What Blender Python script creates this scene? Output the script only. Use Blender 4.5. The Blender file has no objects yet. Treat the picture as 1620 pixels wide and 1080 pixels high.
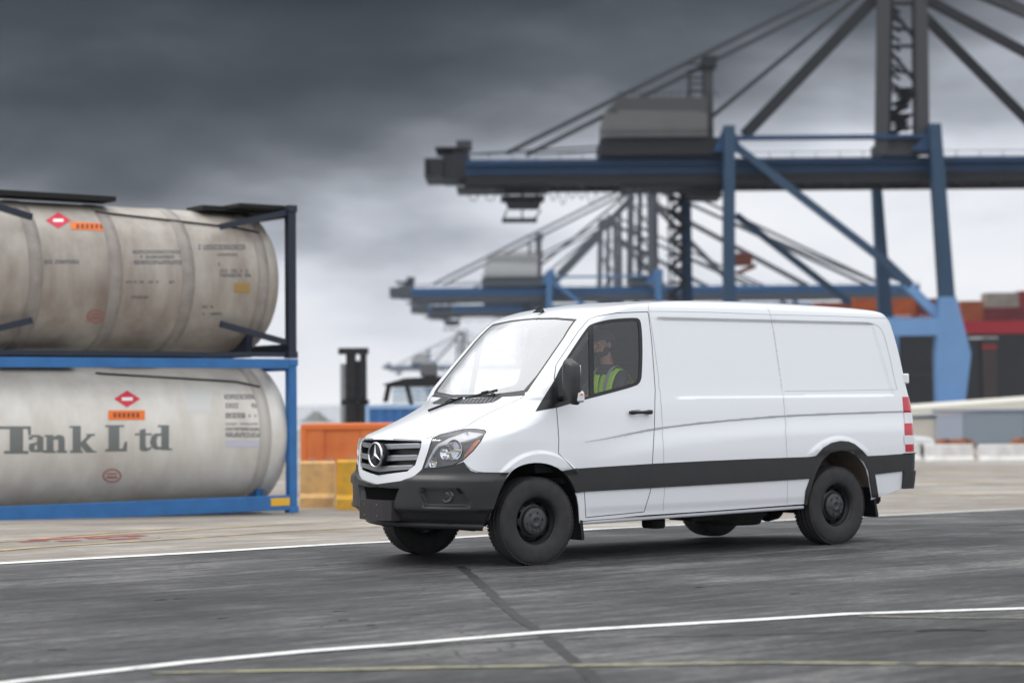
import bpy, bmesh, math, random
import numpy as np
from mathutils import Vector, Matrix
from mathutils.geometry import delaunay_2d_cdt
random.seed(7)
R = math.radians
scene = bpy.context.scene
col = scene.collection
# ------------------------------------------------------------------ camera
CAM = np.array([-10.4516, -14.7539, 1.4299])
YAW, PITCH, ROLL, FOC = .63613, .03014, -.0079, 3142.17      # FOC = focal length in pixels of the 1620-wide photograph
_cy, _sy = math.cos(YAW), math.sin(YAW)
FW = np.array([_sy*math.cos(PITCH), _cy*math.cos(PITCH), math.sin(PITCH)])
_r0 = np.array([_cy, -_sy, 0.]); _u0 = np.cross(_r0, FW)
RT = math.cos(ROLL)*_r0 + math.sin(ROLL)*_u0
UP = -math.sin(ROLL)*_r0 + math.cos(ROLL)*_u0
cam = bpy.data.cameras.new('camera'); cam_o = bpy.data.objects.new('camera', cam); col.objects.link(cam_o)
M = Matrix(((RT[0], UP[0], -FW[0], CAM[0]), (RT[1], UP[1], -FW[1], CAM[1]), (RT[2], UP[2], -FW[2], CAM[2]), (0, 0, 0, 1)))
cam_o.matrix_world = M
cam.sensor_width = 36; cam.lens = FOC/1620*36; cam.clip_start = .1; cam.clip_end = 6000
cam.dof.use_dof = True; cam.dof.focus_distance = 17.4; cam.dof.aperture_fstop = 1.3
scene.camera = cam_o
def ray(px, py): return (px-810)/FOC*RT - (py-540)/FOC*UP + FW
def at_y(px, py, Y):
    d = ray(px, py); return CAM + (Y-CAM[1])/d[1]*d
def project(P):
    d = P - CAM; z = d@FW
    return np.stack([810+FOC*(d@RT)/z, 540-FOC*(d@UP)/z, z], -1)
# ------------------------------------------------------------------ world, sun, exposure
SUN_EL, SUN_AZ = 58., 132.      # azimuth counted from +X towards +Y
w = bpy.data.worlds.new('World'); scene.world = w; w.use_nodes = True
nt = w.node_tree; nt.nodes.clear(); N = nt.nodes.new; L = nt.links.new
def ramp(nt, pts, interp='LINEAR'):
    r = nt.nodes.new('ShaderNodeValToRGB'); r.color_ramp.interpolation = interp
    el = r.color_ramp.elements
    while len(el) < len(pts): el.new(.5)
    for e, (p, c) in zip(el, pts):
        e.position = p; e.color = (*c, 1) if len(c) == 3 else c
    return r
tc = N('ShaderNodeTexCoord'); sep = N('ShaderNodeSeparateXYZ'); L(tc.outputs['Generated'], sep.inputs[0])
mp = N('ShaderNodeMapping'); mp.inputs['Scale'].default_value = (3.2, 3.2, 9.5); L(tc.outputs['Generated'], mp.inputs[0])
nz = N('ShaderNodeTexNoise'); nz.inputs['Scale'].default_value = 1.6; nz.inputs['Detail'].default_value = 5; nz.inputs['Roughness'].default_value = .46; nz.inputs['Distortion'].default_value = .12
L(mp.outputs[0], nz.inputs['Vector'])
def mth(nt, op, a, b=None, c=None, clamp=False):
    m = nt.nodes.new('ShaderNodeMath'); m.operation = op; m.use_clamp = clamp
    for i, v in enumerate((a, b, c)):
        if v is None: continue
        if isinstance(v, (int, float)): m.inputs[i].default_value = v
        else: nt.links.new(v, m.inputs[i])
    return m.outputs[0]
# cloud bank rising on the left of the view: the elevation at which it turns dark grows to the right
dot = N('ShaderNodeVectorMath'); dot.operation = 'DOT_PRODUCT'; L(tc.outputs['Generated'], dot.inputs[0]); dot.inputs[1].default_value = tuple(_r0)
n0 = mth(nt, 'SUBTRACT', nz.outputs[0], .5)
e1 = mth(nt, 'MULTIPLY_ADD', dot.outputs['Value'], -.15, sep.outputs[2])
e2 = mth(nt, 'MULTIPLY_ADD', n0, -.22, e1)
LOW = ramp(nt, [(0., (.98, .99, 1.02)), (.05, (.88, .90, .95)), (.080, (.70, .73, .80)), (.106, (.42, .445, .50)), (.132, (.225, .24, .272)), (.158, (.105, .115, .132)), (.195, (.045, .052, .062)), (.235, (.020, .024, .031)), (.32, (.024, .028, .036)), (.42, (.30, .31, .33)), (.56, (1.5, 1.53, 1.58)), (1., (1.9, 1.92, 1.95))])
L(e2, LOW.inputs[0])
# unseen sky behind the camera, brightened to light the van
fwd = N('ShaderNodeVectorMath'); fwd.operation = 'DOT_PRODUCT'; L(tc.outputs['Generated'], fwd.inputs[0]); fwd.inputs[1].default_value = (_sy, _cy, 0)
back = mth(nt, 'MULTIPLY_ADD', fwd.outputs['Value'], -2.0, .9, clamp=True)
BK = ramp(nt, [(0., (.95, .98, 1.04)), (.25, (1.1, 1.14, 1.20)), (.6, (1.6, 1.63, 1.68)), (1., (1.9, 1.92, 1.95))]); L(sep.outputs[2], BK.inputs[0])
mx = N('ShaderNodeMixRGB'); L(back, mx.inputs[0]); L(LOW.outputs[0], mx.inputs[1]); L(BK.outputs[0], mx.inputs[2])
sky = N('ShaderNodeTexSky'); sky.sky_type = 'NISHITA'; sky.sun_disc = False; sky.sun_elevation = R(SUN_EL); sky.sun_rotation = R(90-SUN_AZ)
bg1 = N('ShaderNodeBackground'); bg1.inputs[1].default_value = .1; L(sky.outputs[0], bg1.inputs[0])
bg2 = N('ShaderNodeBackground'); bg2.inputs[1].default_value = 1.0; L(mx.outputs[0], bg2.inputs[0])
ms = N('ShaderNodeMixShader'); ms.inputs[0].default_value = .97; L(bg1.outputs[0], ms.inputs[1]); L(bg2.outputs[0], ms.inputs[2])
wo = N('ShaderNodeOutputWorld'); L(ms.outputs[0], wo.inputs[0])
sun = bpy.data.lights.new('sun', 'SUN'); sun.energy = 1.1; sun.angle = R(16); sun.color = (1, .97, .93)
sun_o = bpy.data.objects.new('sun', sun); col.objects.link(sun_o)
_el, _az = R(SUN_EL), R(SUN_AZ)
sun_o.rotation_euler = Vector((math.cos(_el)*math.cos(_az), math.cos(_el)*math.sin(_az), math.sin(_el))).to_track_quat('Z', 'Y').to_euler()
scene.view_settings.view_transform = 'Standard'; scene.view_settings.look = 'None'; scene.view_settings.exposure = 0.0; scene.view_settings.gamma = 1
scene.cycles.max_bounces = 8
# ------------------------------------------------------------------ materials
def mat(name, c, rough=.5, metal=0., coat=0., spec=.5, noise=None, bump=None, emit=None, trans=0., ior=1.45, alpha=None, crough=.03):
    """noise = (scale, strength, second colour) mottles the colour; bump = (scale, strength)"""
    m = bpy.data.materials.new(name); m.use_nodes = True; t = m.node_tree; b = t.nodes['Principled BSDF']
    b.inputs['Base Color'].default_value = (*c, 1); b.inputs['Roughness'].default_value = rough; b.inputs['Metallic'].default_value = metal
    b.inputs['Coat Weight'].default_value = coat; b.inputs['Coat Roughness'].default_value = crough; b.inputs['Specular IOR Level'].default_value = spec
    b.inputs['Transmission Weight'].default_value = trans; b.inputs['IOR'].default_value = ior
    if emit: b.inputs['Emission Color'].default_value = (*emit[0], 1); b.inputs['Emission Strength'].default_value = emit[1]
    if noise or bump:
        tc = t.nodes.new('ShaderNodeTexCoord')
    if noise:
        sc, st, c2 = noise[:3]
        mp = t.nodes.new('ShaderNodeMapping'); t.links.new(tc.outputs['Object'], mp.inputs[0])
        if len(noise) > 3: mp.inputs['Scale'].default_value = noise[3]
        n = t.nodes.new('ShaderNodeTexNoise'); n.inputs['Scale'].default_value = sc; n.inputs['Detail'].default_value = 8; n.inputs['Roughness'].default_value = .62
        t.links.new(mp.outputs[0], n.inputs['Vector'])
        r = ramp(t, [(.38, (0, 0, 0)), (.68, (1, 1, 1))]); t.links.new(n.outputs[0], r.inputs[0])
        k = mth(t, 'MULTIPLY', r.outputs[0], st)
        mi = t.nodes.new('ShaderNodeMixRGB'); mi.inputs[1].default_value = (*c, 1); mi.inputs[2].default_value = (*c2, 1)
        t.links.new(k, mi.inputs[0]); t.links.new(mi.outputs[0], b.inputs['Base Color'])
    if bump:
        n = t.nodes.new('ShaderNodeTexNoise'); n.inputs['Scale'].default_value = bump[0]; n.inputs['Detail'].default_value = 5
        t.links.new(tc.outputs['Object'], n.inputs['Vector'])
        bp = t.nodes.new('ShaderNodeBump'); bp.inputs['Strength'].default_value = bump[1]; bp.inputs['Distance'].default_value = .02
        t.links.new(n.outputs[0], bp.inputs['Height']); t.links.new(bp.outputs[0], b.inputs['Normal'])
    return m
def glass(name, tint, refl=1.0, base=.06, rough=.0):
    """thin pane: see-through tint under a Fresnel reflection"""
    m = bpy.data.materials.new(name); m.use_nodes = True; t = m.node_tree; t.nodes.clear()
    tr = t.nodes.new('ShaderNodeBsdfTransparent'); tr.inputs[0].default_value = (*tint, 1)
    gl = t.nodes.new('ShaderNodeBsdfGlossy'); gl.inputs['Roughness'].default_value = rough; gl.inputs[0].default_value = (1, 1, 1, 1)
    fr = t.nodes.new('ShaderNodeFresnel'); fr.inputs[0].default_value = 1.5
    f = mth(t, 'MULTIPLY_ADD', fr.outputs[0], refl, base, clamp=True)
    mi = t.nodes.new('ShaderNodeMixShader'); t.links.new(f, mi.inputs[0]); t.links.new(tr.outputs[0], mi.inputs[1]); t.links.new(gl.outputs[0], mi.inputs[2])
    o = t.nodes.new('ShaderNodeOutputMaterial'); t.links.new(mi.outputs[0], o.inputs[0])
    return m
WHITE = mat('white_paint', (.80, .815, .84), .28, coat=.6, bump=(1.3, .012))
PLAST = mat('charcoal_plastic', (.028, .028, .030), .42, bump=(420, .08), noise=(5, .5, (.040, .039, .040)))
BLACK = mat('black_trim', (.012, .012, .014), .35)
GAP = mat('gap_and_shade_line', (.46, .47, .49), .7)  # panel gaps, also the shade lines drawn along creases and recess edges
GAPD = mat('door_gap', (.06, .063, .07), .8)
DARK = mat('dark_underbody', (.012, .012, .012), .85)
LINER = mat('wheel_liner', (.24, .19, .155), .9, noise=(6, .7, (.13, .10, .085)))
CABIN = mat('cabin_trim', (.035, .036, .040), .75)
SEAT = mat('seat_fabric', (.03, .031, .034), .9, noise=(60, .6, (.045, .046, .05)))
GLASS = glass('tinted_glass', (.96, .97, .98), .9, .03)
WSG = glass('windshield_glass', (.66, .68, .71), 1.7, .34, .02)
TYRE = mat('tyre_rubber', (.024, .024, .025), .72, noise=(11, .8, (.042, .040, .038)))
RIM = mat('black_steel', (.014, .014, .016), .42, noise=(20, .5, (.022, .022, .023)))
CAP = mat('hubcap_plastic', (.045, .046, .050), .42, noise=(25, .6, (.07, .068, .066)))
CHROME = mat('chrome', (.75, .76, .78), .12, metal=1)
SATIN = mat('satin_grey', (.27, .275, .285), .32, metal=.45)
CLEAR = glass('clear_lens', (.93, .94, .96), 1.1, .05)
AMBER = mat('amber_lens', (.85, .20, .03), .2, coat=.5)
REDL = mat('red_lens', (.55, .01, .03), .18, coat=.7)
CLEARL = mat('white_lens', (.70, .72, .74), .15, coat=.5)
BULB = mat('bulb_warm', (.95, .80, .5), .2, metal=.7)
# ------------------------------------------------------------------ object helpers
def link(o, parent=None):
    col.objects.link(o)
    if parent is not None: o.parent = parent
    return o
def empty(name, label=None, cat=None, loc=(0, 0, 0), rz=0., group=None, kind=None):
    o = bpy.data.objects.new(name, None); col.objects.link(o); o.location = loc; o.rotation_euler = (0, 0, rz); o.empty_display_size = .2
    tag(o, label, cat, group, kind); return o
def tag(o, label=None, cat=None, group=None, kind=None):
    for k, v in (('label', label), ('category', cat), ('group', group), ('kind', kind)):
        if v: o[k] = v
    return o
def copy_tree(o, parent=None):
    c = o.copy(); col.objects.link(c)
    if parent is not None: c.parent = parent
    for ch in [x for x in scene.objects if x.parent == o]: copy_tree(ch, c)
    return c
class MB:
    """collects shapes and links them as one mesh object"""
    def __init__(s): s.v = []; s.f = []; s.m = []; s.s = []
    def add(s, vs, fs, m=0, smooth=False):
        n = len(s.v); s.v += [tuple(map(float, v)) for v in vs]
        for f in fs: s.f.append([i+n for i in f]); s.m.append(m); s.s.append(smooth)
        return s
    def box(s, a, b, m=0, bev=0.):
        a = list(a); b = list(b)
        for i in range(3):
            if a[i] > b[i]: a[i], b[i] = b[i], a[i]
        if bev > 0:
            c = [(x+y)/2 for x, y in zip(a, b)]; h = [(y-x)/2 for x, y in zip(a, b)]
            bv = min(bev, *[q*.49 for q in h]); vs = []; idx = {}
            for sx in (-1, 1):
                for sy in (-1, 1):
                    for sz in (-1, 1):
                        for ax in range(3):
                            p = [c[0]+sx*(h[0]-bv), c[1]+sy*(h[1]-bv), c[2]+sz*(h[2]-bv)]
                            p[ax] = c[ax]+(sx, sy, sz)[ax]*h[ax]; idx[(sx, sy, sz, ax)] = len(vs); vs.append(p)
            fs = []
            for ax in range(3):
                o1, o2 = [(1, 2), (2, 0), (0, 1)][ax]
                for sg in (-1, 1):
                    q = []
                    for (p1, p2) in ((-1, -1), (1, -1), (1, 1), (-1, 1)):
                        k = [0, 0, 0]; k[ax] = sg; k[o1] = p1; k[o2] = p2; q.append(idx[(*k, ax)])
                    fs.append(q if sg > 0 else q[::-1])
            for ax in range(3):
                o1, o2 = [(1, 2), (2, 0), (0, 1)][ax]
                for p1 in (-1, 1):
                    for p2 in (-1, 1):
                        k0 = [0, 0, 0]; k1 = [0, 0, 0]; k0[ax] = -1; k1[ax] = 1
                        for k in (k0, k1): k[o1] = p1; k[o2] = p2
                        q = [idx[(*k0, o1)], idx[(*k1, o1)], idx[(*k1, o2)], idx[(*k0, o2)]]
                        fs.append(q if p1*p2 < 0 else q[::-1])
            for sx in (-1, 1):
                for sy in (-1, 1):
                    for sz in (-1, 1):
                        q = [idx[(sx, sy, sz, i)] for i in range(3)]; fs.append(q if sx*sy*sz > 0 else q[::-1])
            return s.add(vs, fs, m)
        vs = [(x, y, z) for x in (a[0], b[0]) for y in (a[1], b[1]) for z in (a[2], b[2])]
        return s.add(vs, [(0, 1, 3, 2), (4, 6, 7, 5), (0, 4, 5, 1), (2, 3, 7, 6), (0, 2, 6, 4), (1, 5, 7, 3)], m)
    def bar(s, p, q, w, h=None, m=0, up=(0, 0, 1)):
        p, q = Vector(p), Vector(q); d = (q-p).normalized(); u = Vector(up)
        if abs(d.dot(u)) > .98: u = Vector((0, 1, 0))
        x = d.cross(u).normalized(); y = x.cross(d); h = h or w
        vs = [c+x*sx*w/2+y*sy*h/2 for c in (p, q) for sx, sy in ((-1, -1), (1, -1), (1, 1), (-1, 1))]
        return s.add(vs, [(0, 1, 2, 3)[::-1], (4, 5, 6, 7), (0, 1, 5, 4), (1, 2, 6, 5), (2, 3, 7, 6), (3, 0, 4, 7)], m)
    def cyl(s, p, q, r, r2=None, n=12, m=0, caps=True, smooth=True):
        p, q = Vector(p), Vector(q); d = (q-p).normalized(); u = Vector((0, 0, 1)) if abs(d.z) < .9 else Vector((1, 0, 0))
        x = d.cross(u).normalized(); y = d.cross(x); r2 = r if r2 is None else r2; vs = []
        for c, rr in ((p, r), (q, r2)):
            for i in range(n):
                a = 2*math.pi*i/n; vs.append(c+x*math.cos(a)*rr+y*math.sin(a)*rr)
        s.add(vs, [(i, (i+1) % n, n+(i+1) % n, n+i) for i in range(n)], m, smooth)
        if caps: s.add(vs, [tuple(range(n))[::-1], tuple(range(n, 2*n))], m)
        return s
    def tube(s, pts, r, n=8, m=0):
        pts = [Vector(p) for p in pts]; rs = r if isinstance(r, (list, tuple)) else [r]*len(pts); vs = []
        prev = None
        for i, p in enumerate(pts):
            d = (pts[min(i+1, len(pts)-1)]-pts[max(i-1, 0)]).normalized()
            if prev is None: u = Vector((0, 0, 1)) if abs(d.z) < .9 else Vector((1, 0, 0)); x = d.cross(u).normalized()
            else: x = (prev - d*prev.dot(d)).normalized()
            prev = x; y = d.cross(x)
            for k in range(n): a = 2*math.pi*k/n; vs.append(p+(x*math.cos(a)+y*math.sin(a))*rs[i])
        fs = [(i*n+k, i*n+(k+1) % n, (i+1)*n+(k+1) % n, (i+1)*n+k) for i in range(len(pts)-1) for k in range(n)]
        s.add(vs, fs, m, True); s.add(vs, [tuple(range(n))[::-1], tuple(range((len(pts)-1)*n, len(pts)*n))], m); return s
    def lathe(s, prof, c=(0, 0, 0), axis='Y', n=48, m=0, smooth=True, a0=0., a1=2*math.pi):
        """prof = [(radius, offset along the axis)]"""
        vs = []; full = abs(a1-a0-2*math.pi) < 1e-6; cnt = n if full else n+1
        for i in range(cnt):
            a = a0+(a1-a0)*i/n
            for r, o in prof:
                p = {'Y': (math.cos(a)*r, o, math.sin(a)*r), 'X': (o, math.cos(a)*r, math.sin(a)*r), 'Z': (math.cos(a)*r, math.sin(a)*r, o)}[axis]
                vs.append((c[0]+p[0], c[1]+p[1], c[2]+p[2]))
        k = len(prof)
        fs = [(i*k+j, ((i+1) % cnt)*k+j, ((i+1) % cnt)*k+j+1, i*k+j+1) for i in range(n) for j in range(k-1)]
        s.add(vs, fs, m, smooth); return s
    def prism(s, poly, a, b, m=0, plane='XZ'):
        """poly in a plane, extruded along the third axis from a to b"""
        n = len(poly)
        def P(p, t): return (p[0], t, p[1]) if plane == 'XZ' else ((t, p[0], p[1]) if plane == 'YZ' else (p[0], p[1], t))
        vs = [P(p, a) for p in poly]+[P(p, b) for p in poly]
        fs = [tuple(range(n)), tuple(range(n, 2*n))[::-1]]+[(i, n+i, n+(i+1) % n, (i+1) % n) for i in range(n)]
        return s.add(vs, fs, m)
    def build(s, name, mats, parent=None, loc=None, fix=True):
        me = bpy.data.meshes.new(name); me.from_pydata(s.v, [], s.f)
        for mm in (mats if isinstance(mats, (list, tuple)) else [mats]): me.materials.append(mm)
        me.polygons.foreach_set('material_index', s.m); me.polygons.foreach_set('use_smooth', s.s)
        if fix:
            bm = bmesh.new(); bm.from_mesh(me); bmesh.ops.recalc_face_normals(bm, faces=bm.faces); bm.to_mesh(me); bm.free()
        me.update(); o = bpy.data.objects.new(name, me); link(o, parent)
        if loc is not None: o.location = loc
        return o
# ================================================================== THE VAN
# one smooth body surface S(U,V) for the near half; V climbs the centre-line profile, U runs from the centre line round the corner and along the side
ROWS = np.array([
 # V    z     xf     bl    w     rx   ry    xr
 [.00, .30, -.900, .13, .945, .50, .38, 4.76],
 [.14, .42, -1.00, .14, .960, .50, .38, 4.80],
 [.30, .55, -1.03, .145,.972, .50, .37, 4.83],
 [.50, .72, -1.03, .155,.984, .48, .36, 4.845],
 [.70, .90, -1.015,.175,.988, .46, .34, 4.85],
 [.90, 1.08,-.998, .20, .984, .44, .33, 4.85],
 [.97, 1.13,-.975, .235,.980, .43, .33, 4.85],
 [1.05,1.175,-.90, .30, .976, .42, .33, 4.85],
 [1.17,1.22,-.79, .32, .972, .42, .32, 4.85],
 [1.35,1.29,-.60, .29, .966, .40, .30, 4.845],
 [1.55,1.365,-.39,.235,.958, .35, .27, 4.84],
 [1.75,1.43,-.17, .16, .949, .25, .22, 4.83],
 [1.86,1.475,-.05,.09, .941, .23, .17, 4.825],
 [2.00,1.57, .045,.075,.925, .17, .14, 4.81],
 [2.40,1.86, .32, .07, .882, .16, .135,4.77],
 [2.80,2.14, .60, .07, .838, .16, .135,4.71],
 [2.90,2.205,.69, .08, .826, .17, .135,4.69],
 [3.00,2.255,.80, .10, .812, .20, .15, 4.66],
 [3.12,2.30, .95, .13, .788, .26, .19, 4.62],
 [3.25,2.328, 1.15,.17, .735, .34, .24, 4.55],
 [3.38,2.348,1.45,.22, .63,  .42, .26, 4.42],
 [3.52,2.364,1.85,.25, .46,  .45, .22, 4.2],
 [3.66,2.371,2.3, .2,  .25,  .4,  .13, 3.9],
 [3.80,2.374,2.7, .1,  .02,  .2,  .01, 3.5]])
def pchip(x, y):
    h = np.diff(x); d = np.diff(y)/h; m = np.zeros_like(y)
    for i in range(1, len(x)-1):
        if d[i-1]*d[i] > 0:
            w1 = 2*h[i]+h[i-1]; w2 = h[i]+2*h[i-1]; m[i] = (w1+w2)/(w1/d[i-1]+w2/d[i])
    m[0] = d[0]; m[-1] = d[-1]
    def f(q):
        q = np.clip(q, x[0], x[-1]); i = np.clip(np.searchsorted(x, q, 'right')-1, 0, len(x)-2); t = (q-x[i])/h[i]
        t2 = t*t; t3 = t2*t
        return (2*t3-3*t2+1)*y[i]+(t3-2*t2+t)*h[i]*m[i]+(-2*t3+3*t2)*y[i+1]+(t3-t2)*h[i]*m[i+1]
    return f
RW = [pchip(ROWS[:, 0], ROWS[:, i]) for i in range(1, 8)]
def ss(x): x = np.clip(x, 0, 1); return x*x*(3-2*x)
CREASE = pchip(np.array([-1.2, .3, .77, 1.40, 2.2, 3.2, 4.59, 5.2]), np.array([1.02, 1.04, 1.094, 1.176, 1.232, 1.275, 1.295, 1.30]))
WF, WR = (0.0, .387), (3.665, .387)
def side_detail(x, z):
    """outward displacement of the side skin"""
    zc = CREASE(x); amp = ss((x-.45)/.9)
    d = -.009*amp*ss((zc-z)/.018+.5) + .024*amp*ss((zc-z)/.20)*ss((zc+.2-z)/.2)
    # recessed panel
    zt = 2.180; zb = 1.452+.004*(x-1.6)
    t = np.clip((z-zb)/(zt-zb), 0, 1)
    xl = 1.66-.155*t; xr_ = 4.53-.18*t
    soft = .018
    ins = ss((x-xl)/.16+.5)*ss((xr_-x)/.05+.5)*ss((z-zb)/soft+.5)*ss((zt-z)/.028+.5)
    d -= .016*ins
    d -= .005*np.exp(-((x-3.005+.02*(z-1.4))/.010)**2)*(z > .9)
    # swage running off the mirror over the front wing
    zf = 1.335-.16*np.clip((-x)/.45, 0, 2)
    d += .006*(1-ss((z-zf)/.06+.5))*ss((x+.75)/.3)*(1-ss((x+.05)/.25))*ss((z-.9)/.3)
    # wheel-arch flares
    for (cx, cz), ro, am in ((WF, .565, .026), (WR, .628, .012)):
        r = np.hypot(x-cx, (z-cz-.02)*.97)
        d += am*(1-ss((r-ro)/.035+.5))*ss((z-(.87 if cx > 1 else .78))/.07)
    d -= .010*(1-ss((z-.42)/.08))*ss((x-.5)/.1)
    return d
def S(U, V):
    U = np.asarray(U, float); V = np.asarray(V, float)
    z, xf, bl, w, rx, ry, xr = [f(V) for f in RW]
    def half(x):   # plan taper of the sides
        return w - .035*np.clip((.25-x)/.75, 0, 1.3)**2 - .022*np.clip((x-3.9)/.95, 0, 1)**2*np.clip(w/.9, 0, 1)
    t = np.clip(U, 0, 1); wy = w-ry
    xa = xf+bl*t*t; ya = -wy*t
    x3 = xf+bl+rx; y3 = -half(x3)
    # corner
    s = np.clip((U-1)/.5, 0, 1)
    p0x, p0y = xf+bl, -wy; tl = np.hypot(2*bl, wy)+1e-9; k0 = .62*np.minimum(np.hypot(rx, ry)*.9, 1)
    c1x, c1y = p0x+2*bl/tl*k0*.8, p0y-wy/tl*k0*.8
    c2x, c2y = x3-k0*.75, y3+0*x3 + .06*k0
    a, b, c, e = (1-s)**3, 3*s*(1-s)**2, 3*s*s*(1-s), s**3
    xb = a*p0x+b*c1x+c*c2x+e*x3; yb = a*p0y+b*c1y+c*c2y+e*y3
    # side
    q = np.clip((U-1.5)/4.5, 0, 1); xe = xr-.13
    xc = x3+(xe-x3)*q; yc = -half(xc)
    # rear corner and rear face
    g = np.clip((U-6)/.25, 0, 1)*math.pi/2; hw = half(xe); ryr = np.minimum(.13, hw*.5)
    xd = xe+.13*np.sin(g); yd = -(hw-ryr)-ryr*np.cos(g)
    k = np.clip((U-6.25)/1, 0, 1); yk = -(hw-ryr)*(1-k)
    x = np.where(U < 1, xa, np.where(U < 1.5, xb, np.where(U < 6, xc, xd)))
    y = np.where(U < 1, ya, np.where(U < 1.5, yb, np.where(U < 6, yc, np.where(U < 6.25, yd, yk))))
    # roof: gentle camber along the length
    rf = ss((V-2.9)/.5); z = z + rf*(.024*np.exp(-((x-2.6)/1.3)**2)-.018*np.clip((x-3.6)/1., 0, 1)**2)
    msk = ss((U-1.25)/.3)*(1-ss((U-5.98)/.15))*(1-ss((V-2.85)/.1))
    y = y - side_detail(x, z)*msk
    return np.stack([x, y, z+0*x], -1)
def Nrm(U, V, e=1e-3):
    du = S(U+e, V)-S(U-e, V); dv = S(U, V+e)-S(U, V-e); n = np.cross(du, dv)
    l = np.linalg.norm(n, axis=-1, keepdims=True); n = n/np.maximum(l, 1e-12)
    P = S(U, V); c = np.array([2., 0, 1.2]); c2 = np.stack([np.clip(P[..., 0], 0, 4), 0*P[..., 0], 0*P[..., 0]+1.2], -1)
    sg = np.sign(((P-c2)*n).sum(-1, keepdims=True)); sg[sg == 0] = 1
    return n*sg
_gu, _gv = np.meshgrid(np.arange(0, 6.26, .02), np.arange(0, 3.7, .02), indexing='ij')
_gP = S(_gu, _gv); _gN = Nrm(_gu, _gv); _gI = project(_gP); _fr = ((_gP-CAM)*_gN).sum(-1) < 0
def invb(pts):
    """photograph pixels -> (U,V) on the near half of the body"""
    T = np.array(pts, float); uv = np.zeros_like(T)
    for i, (px, py) in enumerate(T):
        d = (_gI[..., 0]-px)**2+(_gI[..., 1]-py)**2+np.where(_fr, 0, 3600)
        k = np.unravel_index(np.argmin(d), d.shape); uv[i] = _gu[k], _gv[k]
    lam = np.ones(len(T)); e = 1e-3; lo = np.array([-.05, 0]); hi = np.array([6.3, 3.7])
    G = lambda q: project(S(q[:, 0], q[:, 1]))[:, :2]-T
    for _ in range(30):
        f = G(uv); a = (G(uv+[e, 0])-f)/e; b = (G(uv+[0, e])-f)/e
        A, B, C_ = (a*a).sum(1)+20, (a*b).sum(1), (b*b).sum(1)+20; r0, r1 = (a*f).sum(1), (b*f).sum(1); D = A*C_-B*B
        st = -np.stack([(C_*r0-B*r1)/D, (A*r1-B*r0)/D], 1); st = np.clip(st, -.04, .04)*lam[:, None]
        q = np.clip(uv+st, lo, hi); ok = np.hypot(*G(q).T) < np.hypot(*f.T); uv[ok] = q[ok]; lam = np.where(ok, np.minimum(1, lam*1.5), lam*.5)
    return [tuple(p) for p in uv]
def inv(px, py): return invb([(px, py)])[0]
def invs(x, z):
    """side point by metres (x, z)"""
    v = float(np.interp(z, _vz_z, _vz_v)); rowx = S(np.linspace(1.3, 6.1, 600), v)[..., 0]
    return (float(np.interp(x, rowx, np.linspace(1.3, 6.1, 600))), v)
def invf(y, z):
    v = float(np.interp(z, _vz_z, _vz_v)); rowy = -S(np.linspace(0, 1.3, 400), v)[..., 1]
    return (float(np.interp(y, rowy, np.linspace(0, 1.3, 400))), v)
_vz_v = np.linspace(0, 3.4, 900); _vz_z = RW[0](_vz_v)
def smooth_line(p, it=2):
    for _ in range(it):
        q = [p[0]]
        for a, b in zip(p[:-1], p[1:]): q += [tuple(np.array(a)*.75+np.array(b)*.25), tuple(np.array(a)*.25+np.array(b)*.75)]
        q.append(p[-1]); p = q
    return p
def chaikin(p, it=2):
    for _ in range(it):
        q = []
        for i in range(len(p)): a, b = np.array(p[i]), np.array(p[(i+1) % len(p)]); q += [tuple(a*.75+b*.25), tuple(a*.25+b*.75)]
        p = q
    return p
def pdens(p, step, closed=False):
    out = []; n = len(p)
    for i in range(n if closed else n-1):
        a, b = np.array(p[i], float), np.array(p[(i+1) % n], float); k = max(1, int(np.hypot(*(b-a))/step))
        out += [tuple(a+(b-a)*j/k) for j in range(k)]
    if not closed: out.append(tuple(p[-1]))
    return out
def PX(*pts, step=4, sm=0, closed=False):
    p = [tuple(q) for q in pts]
    if len(p) > 1:
        if sm: p = chaikin(p, sm) if closed else smooth_line(p, sm)
        p = pdens(p, step, closed)
    return invb(p)
def dens(poly, step=.03, closed=True):
    out = []; n = len(poly)
    for i in range(n if closed else n-1):
        a, b = np.array(poly[i]), np.array(poly[(i+1) % n]); k = max(1, int(np.hypot(*(b-a))/step))
        for j in range(k): out.append(tuple(a+(b-a)*j/k))
    if not closed: out.append(tuple(poly[-1]))
    return out
# ---- outlines traced on the surface
grille_r = PX((667, 697), (666, 707), (657, 735), (644, 745.5))
Ggr = [(-.05, invf(0, 1.105)[1]), (.0, invf(0, 1.105)[1])]+grille_r+[(0, invf(0, .79)[1]), (-.05, invf(0, .79)[1])]
nose_r = PX((668, 741), (664.5, 744.5), (654, 754), (638.5, 760.5))
headl = PX((668.4, 741), (677, 716), (684, 693), (696, 687.5), (714, 683), (733, 678.5), (750, 678), (765.5, 679.5), (769, 682.5), (760, 698), (748, 713), (732, 728), (718, 735), (696, 739.5))
hood_edge = PX((667, 695.5), (675, 694.3), (684, 690.5), (707, 683), (733, 677), (747, 668.5), (760, 660), (799, 641), (833, 625))
cowlV = invf(0, 1.468)[1]
hood = [(-.05, invf(0, 1.108)[1]), (.25, invf(0, 1.108)[1])]+hood_edge+[(.5, cowlV+.0), (-.05, cowlV)]
wsb, wst = inv(834, 620), inv(913.5, 504.5)
vt0 = invf(0, 2.205)[1]; vb0 = invf(0, 1.478)[1]
wsr = [wsb]+PX((853, 592), (873, 563), (893, 534))+[wst]
wsband = [(-.05, vb0), (.4, vb0+.003)]+wsr+[(.5, (wst[1]+vt0)/2+.012), (-.05, vt0)]
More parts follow.
